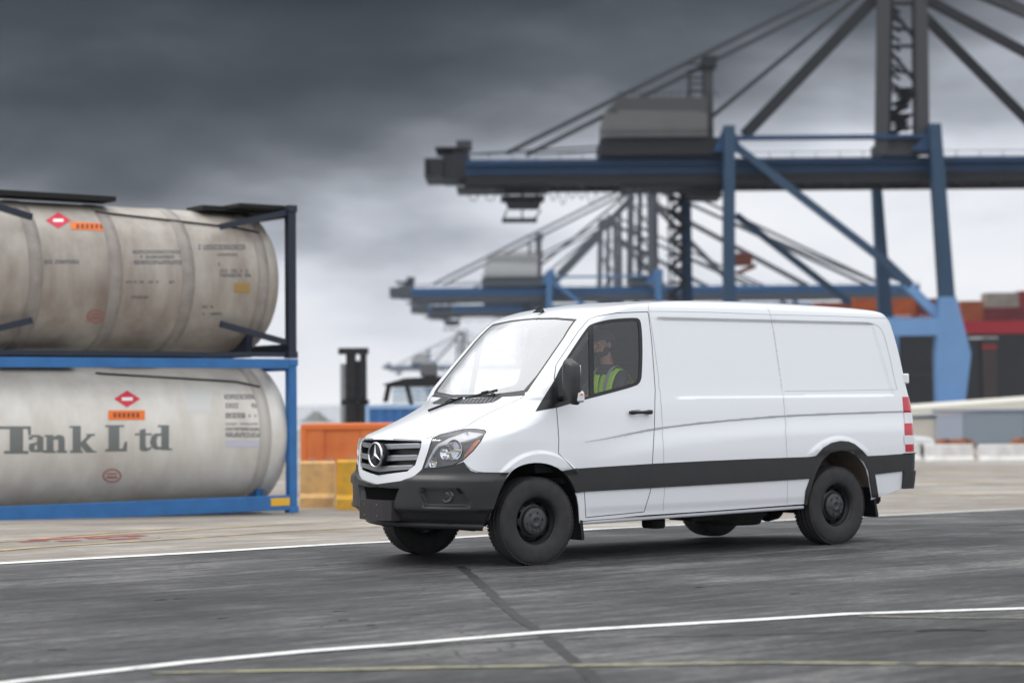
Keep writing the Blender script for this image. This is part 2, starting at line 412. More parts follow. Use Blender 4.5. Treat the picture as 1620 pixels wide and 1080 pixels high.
wsgl = [(-.05, vb0+.03), (.4, vb0+.03), (wsb[0]-.07, wsb[1]+.022)]+[(u-.028, v) for u, v in wsr[1:-1]]+[(wst[0]-.035, wst[1]-.022), (.5, (wst[1]+vt0)/2-.012), (-.05, vt0-.022)]
bump_top = PX((733, 730), (738, 737), (745, 744), (753, 746.5), (775, 747), (806, 747.5))
bumper = [(-.05, invf(0, .712)[1]), (0, invf(0, .712)[1])]+nose_r[::-1]+PX((682, 740.5), (696, 740), (718, 735.5))+bump_top+PX((789, 775), (779, 803), (773, 827), (765, 841))+[(1.25, -.2), (-.05, -.2)]
door = PX((1024.8, 493), (975.6, 495), (944.5, 500), (931.5, 505), (915, 524), (879.6, 576.7), (877, 596), (880, 641.5), (884, 693), (883.5, 717), (893, 726), (907, 741), (920, 760), (924.5, 776), (926.7, 818), (1019, 809), (1029, 776), (1032, 733), (1035, 679), (1036.5, 615.6), (1031, 540), (1026, 498))
wframe = PX((847, 650.6))+PX((849, 647), (862, 625), (878, 600), (884, 586), (893, 571), (928, 518), (936, 512), (960, 505.6), (982, 503.4), (1001.5, 502.5), (1010, 503), (1014.5, 510), (1016.5, 545), (1016, 582), (1014, 606), (999, 612.5), (960, 623), (918.5, 633.7), (881, 644.6), sm=2)
dglass = PX((938.7, 520), (938.5, 514.5), (944, 513.4), (965, 510.5), (985, 508.6), (1004, 507.8), (1010, 510), (1011.5, 550), (1011, 583), (1009, 603), (996, 608), (967, 615), (946, 621), (939.5, 622.5), (939.3, 616), sm=2, closed=True)
qglass = PX((931, 522), (932.5, 626), (915, 630), (900, 612), (893, 578), (899, 569), sm=0, closed=True)
strip = PX((889, 744.5), (907, 741), (960, 737.5), (1032, 733), (1120, 728.5), (1200, 725), (1280, 722.2), (1291, 720.5), (1302, 708), (1315, 700), (1329, 697), (1341, 698), (1351, 702), (1364.5, 713), (1371, 721), (1400, 719.5), (1427, 717.5))+[(6.3, inv(1430, 717)[1]), (6.3, inv(1428, 745)[1])]+PX((1428, 744.5), (1383, 750), (1386, 768), (1389, 787), (1379.5, 786), (1373, 744), (1366.7, 731), (1349, 714.5), (1329, 712), (1312, 716), (1302, 727), (1291, 748), (1283, 775), (1276, 798), (1272, 798), (1274, 776), (1281, 756.5), (1200, 761.5), (1120, 766), (1032, 771), (924, 777), (909.5, 779))
fhole = PX((765, 842), (773, 827), (779, 803), (789, 775), (806, 748), (818, 738.5), (833, 733), (851, 731), (870, 734), (887, 742), (899, 756), (908, 772), (915, 792), (917, 826), sm=1)
fhole += [(fhole[-1][0], -.2), (fhole[0][0], -.2)]
_rh = PX((1276, 797), (1281, 775), (1289, 748), (1300, 727), (1312, 716), (1329, 711.5), (1349, 714.5), (1364, 729), (1373, 746), (1379.5, 787), sm=1)
rhole = _rh+[(_rh[-1][0], -.2), (_rh[0][0], -.2)]
tail = PX((1427.5, 627.5), (1430, 660), (1432.5, 714))
tailp = tail+[(6.22, tail[-1][1]), (6.22, tail[0][1])]
rbump = [(inv(1427.5, 745)[0], inv(1427.5, 745)[1])]+PX((1425.8, 773))+[(7.3, inv(1425.8, 773)[1]), (7.3, inv(1430, 716.5)[1]), (inv(1429, 716.5)[0], inv(1429, 716.5)[1])]
silz = PX((917, 824), (926.7, 823), (1019, 814.5), (1120, 808), (1275, 796.5))
sillp = [(silz[0][0], silz[0][1])]+silz[1:]+[(silz[-1][0], -.2), (silz[0][0], -.2)]
rearlow = PX((1379.5, 790), (1425.6, 772.5)); rearlowp = [(rearlow[0][0]-.05, rearlow[0][1])]+rearlow+[(7.3, rearlow[-1][1]), (7.3, -.2), (rearlow[0][0]-.05, -.2)]
polys = dict(grille=Ggr, headlight=headl, hood=hood, wsgl=wsgl, wsband=wsband, bumper=bumper, door=door, wframe=wframe, dglass=dglass, qglass=qglass, strip=strip, fhole=fhole, rhole=rhole, tail=tailp, rbump=rbump, sillp=sillp, rearlowp=rearlowp)
polys = {k: dens(v) for k, v in polys.items()}
ORDER = ['rearlowp', 'grille', 'headlight', 'wsgl', 'wsband', 'hood', 'fhole', 'rhole', 'dglass', 'qglass', 'wframe', 'bumper', 'strip', 'tail', 'rbump', 'sillp', 'door']
# ---- constrained triangulation of the parameter plane
UMAX, VMAX = 7.25, 3.79
pts = []; edges = []
def addpoly(p, closed=True):
    n = len(pts); pts.extend([Vector((min(max(u, 0), UMAX), min(max(v, 0), VMAX))) for u, v in p])
    edges.extend([(n+i, n+(i+1) % len(p)) for i in range(len(p) if closed else len(p)-1)])
for k in ORDER: addpoly(polys[k])
for k, st in (('edge', 0),):
    addpoly(dens([(0, 0), (UMAX, 0), (UMAX, VMAX), (0, VMAX)], .05))
# lines that carry relief get their own rows of points
def relief(line, off=(0,)):
    for o in off: addpoly(dens([(u, v+o) for u, v in line], .03, False), False)
_cx = np.linspace(.5, 4.75, 60); relief([invs(x, float(CREASE(x))) for x in _cx], (-.010, 0, .010))
for zt_ in (2.180,): relief([invs(x, zt_) for x in np.linspace(1.52, 4.3, 40)], (-.011, .011))
relief([invs(x, 1.452+.004*(x-1.6)) for x in np.linspace(1.66, 4.5, 40)], (-.011, .011))
for (c_, r_) in ((WF, .565), (WR, .645)):
    for dr in (-.02, -.008, .006, .02):
        relief([invs(c_[0]+(r_+dr)*math.cos(a_), c_[1]+.02+(r_+dr)*math.sin(a_)/.97) for a_ in np.linspace(.15, math.pi-.15, 60)])
gu = np.concatenate([np.arange(0, 1.6, .03), np.arange(1.6, 6, .028), np.arange(6, 6.3, .02), np.arange(6.3, UMAX, .1)])
gv = np.concatenate([np.arange(0, 3.0, .024), np.arange(3.0, VMAX, .04)])
allp = np.array([(p.x, p.y) for p in pts])
cell = {}
for q in allp: cell.setdefault((int(q[0]/.012), int(q[1]/.012)), []).append(q)
for i, a in enumerate(gu):
    for j, b in enumerate(gv):
        A = a+(.5*.028 if j % 2 else 0)
        if A > UMAX: continue
        ci, cj = int(A/.012), int(b/.012)
        if any((ci+dx, cj+dy) in cell for dx in (-1, 0, 1) for dy in (-1, 0, 1)): continue
        pts.append(Vector((A, b)))
vv, _e, ff, *_ = delaunay_2d_cdt(pts, edges, [], 0, 1e-5)
UVv = np.array([(p.x, p.y) for p in vv]); TRI = np.array([f for f in ff if len(f) == 3])
cen = UVv[TRI].mean(1)
def inside(poly, q):
    poly = np.array(poly); x, y = q[:, 0], q[:, 1]; r = np.zeros(len(q), bool); n = len(poly)
    for i in range(n):
        x1, y1 = poly[i]; x2, y2 = poly[(i+1) % n]
        c = ((y1 > y) != (y2 > y)); xx = (x2-x1)*(y-y1)/((y2-y1) if y2 != y1 else 1e-9)+x1; r ^= c & (x < xx)
    return r
LBL = np.full(len(TRI), 'body', dtype=object); done = np.zeros(len(TRI), bool)
for k in ORDER:
    m_ = inside(polys[k], cen) & ~done; LBL[m_] = k; done |= m_
LBL[(LBL == 'body') & (cen[:, 1] < .07) & (cen[:, 0] < 1.7)] = 'none'
P0 = S(UVv[:, 0], UVv[:, 1]); N0 = Nrm(UVv[:, 0], UVv[:, 1])
_c3 = P0[TRI].mean(1)
LBL[(LBL == 'body') & (np.hypot(_c3[:, 0]-3.665, _c3[:, 2]-.40) < .46) & (_c3[:, 2] > .39) & (_c3[:, 0] > 3.665)] = 'strip'
LBL[(LBL == 'body') & (_c3[:, 0] > 3.15) & (_c3[:, 0] < 4.4) & (_c3[:, 2] < .42)] = 'none'
def ribbon(line, width=.005, lift=.0024, closed=False, step=.02):
    """a seam line or drawn shade line lying on the skin"""
    line = dens(line, step, closed)
    if not closed and len(line) > 12:
        q = np.array(line); pad = np.concatenate([2*q[:1]-q[3:0:-1], q, 2*q[-1:]-q[-2:-5:-1]]); q2 = sum(pad[i:i+len(q)] for i in range(7))/7; q2[0], q2[-1] = q[0], q[-1]; line = [tuple(v) for v in q2]
    if closed: line.append(line[0])
    A = np.array(line); u, v = A[:, 0], A[:, 1]; P = S(u, v); n = Nrm(u, v); T = np.gradient(P, axis=0); T /= np.maximum(np.linalg.norm(T, axis=1, keepdims=True), 1e-9)
    B = np.cross(T, n); c = P+n*lift; a = c+B*width/2-n*lift*.5; b = c-B*width/2-n*lift*.5; V_ = np.concatenate([a, c, b]); k = len(A)
    F = [(i, i+1, k+i+1, k+i) for i in range(k-1)]+[(k+i, k+i+1, 2*k+i+1, 2*k+i) for i in range(k-1)]
    return V_, F, np.concatenate([n, n, n])
def skin(name, labels, mats, parent, off=0., flange=.02, both=True, side=-1, extra=(), mask=None, offset_fn=None):
    """mesh of the triangles carrying these labels; both = near and far half in one mesh; extra = ribbons in material slot 1"""
    sel = TRI[np.isin(LBL, labels) & (True if mask is None else mask)]
    ids, invx = np.unique(sel, return_inverse=True); T = invx.reshape(sel.shape); o_ = off if offset_fn is None else offset_fn(UVv[ids], P0[ids])
    o_ = np.broadcast_to(np.asarray(o_, float), (len(ids),))[:, None]
    P = P0[ids]+N0[ids]*o_; n = N0[ids].copy()
    if offset_fn is not None:
        e = 1e-3; uv = UVv[ids]
        def Q(du, dv):
            u2 = uv[:, 0]+du; v2 = uv[:, 1]+dv; b_ = S(u2, v2); return b_+Nrm(u2, v2)*offset_fn(np.stack([u2, v2], -1), b_)[:, None]
        nn = np.cross(Q(e, 0)-Q(-e, 0), Q(0, e)-Q(0, -e)); nn /= np.maximum(np.linalg.norm(nn, axis=1, keepdims=True), 1e-12)
        sg = np.sign((nn*n).sum(1, keepdims=True)); n = nn*sg
    # orient
    fn = np.cross(P[T[:, 1]]-P[T[:, 0]], P[T[:, 2]]-P[T[:, 0]]); q_ = UVv[ids][T]; us = np.sign(np.cross(q_[:, 1]-q_[:, 0], q_[:, 2]-q_[:, 0])); g_ = np.sign(((fn*n[T[:, 0]]).sum(1)*us).sum()); flip = us*g_ < 0; T[flip] = T[flip][:, ::-1]
    V_ = [P]; NN = [n]; F = [tuple(t) for t in T]; MI = [0]*len(F); base = len(P)
    if flange:
        from collections import Counter
        ec = {}
        for t in T:
            for i in range(3): a, b = t[i], t[(i+1) % 3]; ec[(a, b)] = ec.get((a, b), 0)+1
        bd = [(a, b) for (a, b) in ec if (b, a) not in ec and not (abs(P[a][1]) < 1e-4 and abs(P[b][1]) < 1e-4)]
        for a, b in bd:
            q = [P[a], P[b], P[b]-N0[ids[b]]*(flange+o_[b]), P[a]-N0[ids[a]]*(flange+o_[a])]
            m_ = np.cross(q[1]-q[0], q[3]-q[0]); m_ = -m_/max(np.linalg.norm(m_), 1e-9)
            V_.append(np.array(q)); NN.append(np.array([m_]*4)); F.append((base+3, base+2, base+1, base)[::1]); MI.append(0); base += 4
    for slot, rb in extra:
        v_, f_, n_ = rb; V_.append(v_); NN.append(n_); F += [tuple(base+i for i in f) for f in f_]; MI += [slot]*len(f_); base += len(v_)
    V_ = np.concatenate(V_); NN = np.concatenate(NN)
    out = []
    for sd in ((-1, 1) if not both else (0,)):
        if sd == 0: VV = np.concatenate([V_, V_*[1, -1, 1]]); N2 = np.concatenate([NN, NN*[1, -1, 1]]); FF = F+[tuple(base+i for i in f[::-1]) for f in F]; MM = MI*2
        elif sd == -1: VV, N2, FF, MM = V_, NN, F, MI
        else: VV, N2, FF, MM = V_*[1, -1, 1], NN*[1, -1, 1], [f[::-1] for f in F], MI
        me = bpy.data.meshes.new(name); me.from_pydata(VV.tolist(), [], [tuple(int(i) for i in f) for f in FF])
        for mm in mats: me.materials.append(mm)
        me.polygons.foreach_set('material_index', MM); me.polygons.foreach_set('use_smooth', [True]*len(FF)); me.update()
        me.normals_split_custom_set_from_vertices([tuple(x) for x in N2])
        o = bpy.data.objects.new(name, me); link(o, parent[0] if (sd != 1 or len(parent) < 2) else parent[1]); out.append(o)
    return out
van = empty('cargo_van', 'white panel van with charcoal bumpers and a driver at the wheel, crossing the asphalt', 'van')
seamB = PX((1024.8, 479.5), (1027.4, 496), (1035, 545), (1043, 605), (1046, 645), (1048, 679), (1035, 680.5))
seamB2 = PX((1049, 679), (1050, 733)); seamB3 = PX((1052, 770), (1050, 790), (1049, 808))
seamC = PX((1212, 481), (1219.5, 499), (1226, 538), (1232, 580), (1239, 626), (1242.8, 672), (1245, 723))
seamC2 = PX((1246, 760), (1245, 797))
gut = PX((1027, 492.4), (1060, 492.6), (1120, 493.7), (1220, 497.5), (1320, 500), (1402, 503.5))
ptop = [invs(x, 2.193) for x in np.arange(1.50, 4.22, .05)]+smooth_line(PX((1384, 512.5), (1394, 519), (1399, 532), (1407, 562), (1414, 595), (1419, 616)), 1)  # shade under the recess's upper edge, drawn as a grey ribbon
pbot = PX((1241.5, 618.5), (1300, 618), (1360, 617), (1419, 616))
crl = PX((925, 699), (960, 693.3), (1000, 685), (1034, 679.5)); crl2 = PX((1049, 677.5), (1090, 671.5), (1140, 666), (1200, 660.5), (1240, 658), (1330, 653.5), (1427, 650.5))  # dark underside of the side crease, its shade drawn as grey ribbons
hoodline = hood_edge
body_rib = [(1, ribbon(seamB, .006)), (1, ribbon(seamB2, .006)), (1, ribbon(seamB3, .006)), (1, ribbon(gut, .005)), (1, ribbon(ptop, .008)), (1, ribbon(crl2, .004)), (1, ribbon(seamC, .006)), (1, ribbon(seamC2, .005)), (1, ribbon(pbot, .004)),
            (2, ribbon(door, .007, closed=True)), (2, ribbon(hood[1:-1], .007)), (2, ribbon(bump_top, .004))]
skin('body', ['body'], [WHITE, GAP, GAPD], [van], flange=.010, extra=body_rib)
skin('hood', ['hood'], [WHITE], [van], off=.0, flange=.005)
wsh = skin('windshield', ['wsgl'], [WSG], [van], off=-.002, flange=0)[0]
skin('windshield_seal', ['wsband'], [BLACK], [wsh], off=.0005, flange=.02)
def door_off(uv, P): return 0.
dL = skin('front_door', ['door'], [WHITE, GAP], [van], flange=.025, both=False, extra=[(1, ribbon(crl, .005))])
fr = skin('window_frame', ['wframe'], [BLACK], dL, off=.002, flange=.02, both=False)
skin('window_glass', ['dglass'], [GLASS], dL, off=-.003, flange=0, both=False)
skin('quarter_glass', ['qglass'], [GLASS], dL, off=-.003, flange=0, both=False)
def bump_off(uv, P):
    z = P[:, 2]; U = uv[:, 0]; f = 1-ss((P[:, 0]+.62)/.30)
    d = .038*ss((.815-z)/.06)*(.35+.65*f); d -= .05*ss((.50-z)/.012)*0
    d -= .022*ss((.505-z)/.02)+.09*np.clip((.50-z)/.2, 0, 1)
    # fog-lamp recess and lower intake
    y = -P[:, 1]; x = P[:, 0]
    # recess: in (U,z)
    s = U
    ins = ss((s-_fu[0])/.02)*ss((_fu[1]-s-(.62-z)*0)/.02)*ss((z-_fz[0])/.02)*ss((_fz[1]-z)/.015)*ss(((_fu[1]-s)-(z-.60)*1.0)/.02+.5)*ss(((s-_fu[0])-(.66-z)*.5)/.03+.5)
    d -= .055*ins
    iz = ss((z-.555)/.015)*ss((.700-z)/.012)*ss((.50-U+.9*(z-.66))/.02)
    d -= .045*iz
    return d
_a, _b = inv(668, 771), inv(737, 771); _c = inv(700, 800)
_fu = (_a[0]+.0, _b[0]+.03); _fz = (float(S(*_c)[2])-.012, float(S(*inv(700, 771))[2]))
bmp = skin('front_bumper', ['bumper'], [PLAST], [van], flange=.05, offset_fn=bump_off)[0]
def strip_off(uv, P): return .012+0*P[:, 0]
skin('side_cladding', ['strip'], [PLAST, GAPD], [van, van], off=.013, flange=.02, both=False)
rb = skin('rear_bumper', ['rbump'], [PLAST], [van], off=.028, flange=.03)[0]
for o in skin('tail_light', ['tail'], [REDL], [van, van], off=.006, flange=.01, both=False): o['label'] = 'red tail light with white bands'
# ------------------------------------------------------------------ van details
from mathutils import Quaternion
def patch(name, poly, mats, parent, off=.002, flange=.004, mirror=True, grid=.02, both=False, fn=None):
    """an outline in the (U,V) plane laid on the skin at its own height; returns [near, far]"""
    poly = dens(poly, grid); pv = [Vector(p) for p in poly]; n = len(pv); ed = [(i, (i+1) % n) for i in range(n)]
    A = np.array(poly); lo, hi = A.min(0), A.max(0); g = []
    for a in np.arange(lo[0]+grid/2, hi[0], grid):
        for b in np.arange(lo[1]+grid/2, hi[1], grid): g.append((a, b))
    if g:
        g = np.array(g); g = g[inside(poly, g)]
        if len(g):
            d = np.min(np.hypot(g[:, None, 0]-A[None, :, 0], g[:, None, 1]-A[None, :, 1]), 1); g = g[d > grid*.45]
            pv += [Vector(q) for q in g]
    v2, _, f2, *_r = delaunay_2d_cdt(pv, ed, [], 1, 1e-6); uv = np.array([(p.x, p.y) for p in v2])
    B = S(uv[:, 0], uv[:, 1]); n_ = Nrm(uv[:, 0], uv[:, 1]); o = off if fn is None else fn(uv, B)[:, None]
    P = B+n_*o; F = []
    for f in f2:
        f = list(f); c = np.cross(P[f[1]]-P[f[0]], P[f[2]]-P[f[0]])
        F.append(tuple(f if (c*n_[f[0]]).sum() > 0 else f[::-1]))
    V_ = [P]; NN = [n_]; base = len(P); ec = set((f[i], f[(i+1) % len(f)]) for f in F for i in range(len(f)))
    if flange:
        for a, b in [e for e in ec if (e[1], e[0]) not in ec]:
            if abs(P[a][1]) < 1e-4 and abs(P[b][1]) < 1e-4: continue
            q = [P[a], P[b], P[b]-n_[b]*flange, P[a]-n_[a]*flange]; m_ = -np.cross(q[1]-q[0], q[3]-q[0]); m_ /= max(np.linalg.norm(m_), 1e-9)
            V_.append(np.array(q)); NN.append(np.array([m_]*4)); F.append((base+3, base+2, base+1, base)); base += 4
    V_ = np.concatenate(V_); NN = np.concatenate(NN); res = []
    for sd in ((0,) if both else ((-1, 1) if mirror else (-1,))):
        if sd == 0: VV = np.concatenate([V_, V_*[1, -1, 1]]); N2 = np.concatenate([NN, NN*[1, -1, 1]]); FF = F+[tuple(base+i for i in f[::-1]) for f in F]
        elif sd == -1: VV, N2, FF = V_, NN, F
        else: VV, N2, FF = V_*[1, -1, 1], NN*[1, -1, 1], [f[::-1] for f in F]
        me = bpy.data.meshes.new(name); me.from_pydata(VV.tolist(), [], [tuple(int(i) for i in f) for f in FF]); me.materials.append(mats)
        me.polygons.foreach_set('use_smooth', [True]*len(FF)); me.update(); me.normals_split_custom_set_from_vertices([tuple(x) for x in N2])
        p_ = parent[0] if (sd != 1 or len(parent) < 2) else parent[1]
        res.append(link(bpy.data.objects.new(name, me), p_))
    return res
def sp(px, py, off=0.):
    u, v = inv(px, py); return S(u, v)+Nrm(u, v)*off
# grille
PERF = mat('perforated_metal', (.55, .56, .58), .3, metal=.8)
_t = PERF.node_tree; _c = _t.nodes.new('ShaderNodeTexCoord'); _s = _t.nodes.new('ShaderNodeSeparateXYZ'); _t.links.new(_c.outputs['Object'], _s.inputs[0])
_p = mth(_t, 'MULTIPLY', mth(_t, 'SINE', mth(_t, 'MULTIPLY', _s.outputs[1], 330.)), mth(_t, 'SINE', mth(_t, 'MULTIPLY', _s.outputs[2], 420.)))
_r = ramp(_t, [(.10, (.02, .02, .02)), (.25, (.60, .61, .63))]); _t.links.new(mth(_t, 'ABSOLUTE', _p), _r.inputs[0]); _t.links.new(_r.outputs[0], _t.nodes['Principled BSDF'].inputs['Base Color'])
gr = skin('grille', ['grille'], [BLACK], [van], off=-.07, flange=1e-4)[0]
for (tc_, tr_, br_, bc_) in (((1.062), (665.8, 700.3), (665, 707.8), (1.018)), ((.962), (661.5, 719), (659.5, 727), (.915)), ((.870), (654, 735), (649, 741.8), (.822))):
    a, b = inv(*tr_), inv(*br_); c0, c1 = invf(0, tc_)[1], invf(0, bc_)[1]
    sl = patch('grille_slat', [(0, c0), (a[0]*.5, (c0*.45+a[1]*.55)), (a[0]-.01, a[1]), (b[0]-.01, b[1]), (b[0]*.5, (c1*.45+b[1]*.55)), (0, c1)], SATIN, [gr], off=-.012, flange=.05, both=True)[0]
    patch('mesh_band', [(.0, c0+.002), (a[0]*.5, (c0*.45+a[1]*.55)+.002), (a[0]-.03, a[1]+.002), (a[0]-.03, a[1]-.012), (a[0]*.5, (c0*.45+a[1]*.55)-.012), (0, c0-.012)], PERF, [gr], off=-.0095, flange=.002, both=True)
em = MB(); ec_ = (-1.052, 0, .972); em.lathe([(0, -.0), (.100, 0), (.104, .03), (.104, .08)], ec_, 'X', 40)
em = em.build('emblem', BLACK, van)
st = MB(); st.lathe([(.096, -.004), (.101, -.013), (.108, -.013), (.112, -.004), (.112, .01), (.096, .01), (.096, -.004)], ec_, 'X', 48)
for k in range(3):
    a = math.pi/2+k*2*math.pi/3; t = (ec_[0]-.006, math.cos(a)*.100, ec_[2]+math.sin(a)*.100); vs = [t]
    for s_ in (-1, 1): b = a+s_*math.pi/3; vs.append((ec_[0]-.004, math.cos(b)*.016, ec_[2]+math.sin(b)*.016))
    vs.append((ec_[0]-.020, 0, ec_[2])); st.add(vs, [(0, 1, 3), (0, 3, 2), (0, 2, 1)])
st.build('star', CHROME, em)
# headlights
hl = skin('headlight', ['headlight'], [mat('lamp_bowl', (.045, .04, .042), .35, noise=(9, .4, (.09, .075, .075)))], [van, van], off=-.05, flange=1e-4, both=False)
def Z(x, y): return (560+x/6, 670+y/6)
patch('reflector_band', PX(Z(790, 185), Z(900, 122), Z(1045, 70), Z(1090, 60), Z(1230, 80), Z(1150, 120), Z(1050, 155), Z(950, 172), Z(880, 185), Z(800, 210), Z(760, 260), Z(720, 330), Z(690, 400), Z(668, 420), Z(655, 425), Z(700, 330), Z(748, 235)), mat('lamp_silver', (.80, .81, .83), .3), hl, off=-.016, flange=.02)
patch('turn_signal', PX(Z(1035, 335), Z(1045, 295), Z(1090, 240), Z(1150, 165), Z(1185, 140), Z(1212, 150), Z(1195, 195), Z(1140, 260), Z(1085, 310)), AMBER, hl, off=-.012, flange=.02)
for (cx, cy, r_, dp) in ((945, 245, .085, .0), (868, 275, .06, .01), (748, 372, .045, .0), (1062, 92, .026, .02)):
    q = sp(*Z(cx, cy), -.012); u_, v_ = inv(*Z(cx, cy)); nn = Vector(Nrm(u_, v_)); nn = (nn*.45+Vector((-1, -.05, .0))*.55).normalized()
    for i, h_ in enumerate(hl):
        m_ = MB(); m_.lathe([(.012, -.030), (r_*.45, -.028), (r_*.8, -.012), (r_, .004), (r_*1.06, .004)], (0, 0, 0), 'Z', 28); m_.lathe([(0, -.004), (.010, -.008), (.012, -.03)], (0, 0, 0), 'Z', 12, 1)
        o = m_.build('reflector', [CHROME, BULB], h_, fix=False); sg = (1, -1)[i]
        o.location = (q[0], q[1]*sg, q[2]); o.rotation_euler = Vector((nn.x, nn.y*sg, nn.z)).to_track_quat('Z', 'Y').to_euler()
skin_l = None
for i, h_ in enumerate(hl): h_['label'] = 'clear headlight with an amber turn signal'
_l = skin('lens', ['headlight'], [CLEAR], hl, off=-.001, flange=0, both=False)
rim_ = ribbon(headl, .009, .002, closed=True); 
for i, h_ in enumerate(hl): MB().add(rim_[0]*[1, 1-2*i, 1], rim_[1], 0, True).build('lamp_seal', BLACK, h_)
# bumper details
pb = MB(); z0, z1 = .405, .575
pb.prism([(-1.10, -.19), (-1.115, 0), (-1.10, .19), (-1.06, .26), (-.97, .26), (-.97, -.26), (-1.06, -.26)], z0, z1, 0, 'XY')
pb = pb.build('plate_bracket', mat('bracket_plastic', (.035, .030, .032), .5), van)
for y in (-.1, .1):
    for z in (.445, .54): MB().cyl((-1.103, y, z), (-1.112, y, z), .006, n=8).build('screw', SATIN, pb)
fq = inv(706, 784); fp = S(*fq)+Nrm(*fq)*-.02; fn_ = Vector(Nrm(*fq))*.6+Vector((-.4, 0, 0))
for sg in (1, -1):
    m_ = MB().lathe([(0, .004), (.03, .006), (.046, .0), (.050, .012), (.062, .012), (.066, -.03)], (0, 0, 0), 'Z', 28)
    o = m_.build('fog_lamp', mat('fog_lens', (.035, .034, .036), .15, coat=.8), bmp, fix=False); o.location = (fp[0], fp[1]*sg, fp[2]); o.rotation_euler = Vector((fn_.x, fn_.y*sg, fn_.z)).to_track_quat('Z', 'Y').to_euler()
INTAKE_DARK = mat('intake_dark', (.003, .003, .003), .9, spec=.1)  # dark depth of the intake opening put into a near-black sheet
zi0, zi1 = invf(0, .572)[1], invf(0, .690)[1]
patch('intake_opening', [(0, zi0), (.37, zi0), (.40, (zi0+zi1)/2), (.46, zi1), (0, zi1)], INTAKE_DARK, [bmp], flange=0, both=True, fn=lambda uv, B: bump_off(uv, B)+.004)
_u = np.linspace(0, 1.33, 44); _p = S(_u, 0*_u+.045)+Nrm(_u, 0*_u+.045)*-.045; _p[:, 2] += .0
_q = [tuple(p*[1, -1, 1]) for p in _p[::-1]]+[tuple(p) for p in _p[1:]]; MB().tube(_q, .028, 8).build('air_dam', PLAST, bmp)
# cowl, hood vents, wipers, antenna
patch('cowl', [(0, cowlV), (.5, cowlV), (hood_edge[-1][0]-.02, hood_edge[-1][1]), (wsb[0]-.03, wsb[1]-.005), (.4, vb0), (0, vb0)], BLACK, [van], off=.0015, flange=.003, both=True)
def Y1(x, y): return (540+x*.25926, 460+y*.25926)
for v_ in patch('hood_vent', PX(Y1(685, 690), Y1(700, 680), Y1(745, 660), Y1(850, 654), Y1(980, 648), Y1(960, 662), Y1(925, 680), Y1(850, 689)), mat('vent_mesh', (.05, .052, .055), .6), [van, van], off=.003, flange=.006): pass
vl = MB()
for i in range(9):
    p0 = inv(*Y1(725+i*24, 688-i*.4)); p1 = inv(*Y1(755+i*24, 656-i*.6))
    for sy in (1, -1):
        A_, B_ = S(*p0)+Nrm(*p0)*.005, S(*p1)+Nrm(*p1)*.005; A_[1] *= sy; B_[1] *= sy; vl.bar(A_, B_, .006, .004)
vl.build('vent_slat', SATIN, van)
for (a_, b_, tip) in (((668, 631.5), (727, 623), None), ((735, 627.5), (789, 619.5), None)):
    w_ = MB(); A_, B_ = sp(*a_, .022), sp(*b_, .022); w_.bar(A_, B_, .012, .022); C_ = (A_+B_)/2
    w_ = w_.build('wiper', BLACK, van)
    D_ = sp((a_[0]+b_[0])/2+22, (a_[1]+b_[1])/2+3.5, .02); MB().tube([C_+[0, 0, .018], (C_+D_)/2+[0, 0, .03], D_], [.006, .009, .012]).build('wiper_arm', BLACK, w_)
ab = sp(849, 497, 0); ab[1] = .0; ab = np.array([.75, .0, 2.262])
an = MB(); an.add([(ab[0]-.07, ab[1], ab[2]-.01), (ab[0]+.06, ab[1]-.025, ab[2]-.005), (ab[0]+.06, ab[1]+.025, ab[2]-.005), (ab[0]+.05, ab[1], ab[2]+.05), (ab[0]+.0, ab[1], ab[2]+.035)], [(0, 1, 3, 4), (0, 4, 3, 2), (1, 2, 3), (0, 2, 1)])
an = an.build('antenna', BLACK, van); MB().tube([(ab[0]+.035, ab[1], ab[2]+.03), (ab[0]+.10, ab[1], ab[2]+.18)], [.005, .003]).build('whip', BLACK, an)
# door mirror and handle
for i, d_ in enumerate(dL[:1]):
    sg = 1-2*i
    m_ = MB(); c = (.255, -1.135, 1.60)
    prof = [(-.185, .70, .72), (-.17, .90, .90), (-.08, 1.0, 1.0), (.05, 1.0, 1.0), (.14, .93, .95), (.172, .75, .80), (.182, .45, .5)]
    n_ = 24; vs = []
    for (dz, sx, sy) in prof:
        for k in range(n_):
            a = 2*math.pi*k/n_; ex = .7; X = math.copysign(abs(math.cos(a))**ex, math.cos(a)); Y = math.copysign(abs(math.sin(a))**ex, math.sin(a))
            x = X*.072*sx*(1 if X < 0 else .75); vs.append((c[0]+x+.012*Y, sg*(c[1]+Y*.105*sy), c[2]+dz+.02*Y))
    k_ = len(prof); m_.add(vs, [(r*n_+k, r*n_+(k+1) % n_, (r+1)*n_+(k+1) % n_, (r+1)*n_+k) for r in range(k_-1) for k in range(n_)], 0, True); m_.add(vs, [tuple(range(n_)), tuple(range((k_-1)*n_, k_*n_))])
    mi = m_.build('side_mirror', PLAST, van)
    MB().box((c[0]+.038, sg*(c[1]-.060), c[2]-.10), (c[0]+.050, sg*(c[1]+.08), c[2]+.14)).build('mirror_glass', CHROME, mi)
    MB().tube([(.28, sg*-.90, 1.46), (.27, sg*-1.0, 1.47), (.265, sg*-1.08, 1.475)], [.05, .035, .03], 12).build('mirror_arm', BLACK, mi)
    MB().box((c[0]-.03, sg*(c[1]-.108), c[2]-.185), (c[0]+.065, sg*(c[1]-.035), c[2]-.085), 0, .02).build('indicator_lens', CLEARL, mi)
    MB().box((c[0]+.005, sg*(c[1]-.1105), c[2]-.125), (c[0]+.03, sg*(c[1]-.10), c[2]-.105)).build('indicator_bulb', AMBER, mi)
    pass
hh = [sp(994, 652.8, .03), sp(1028, 652, .03)]
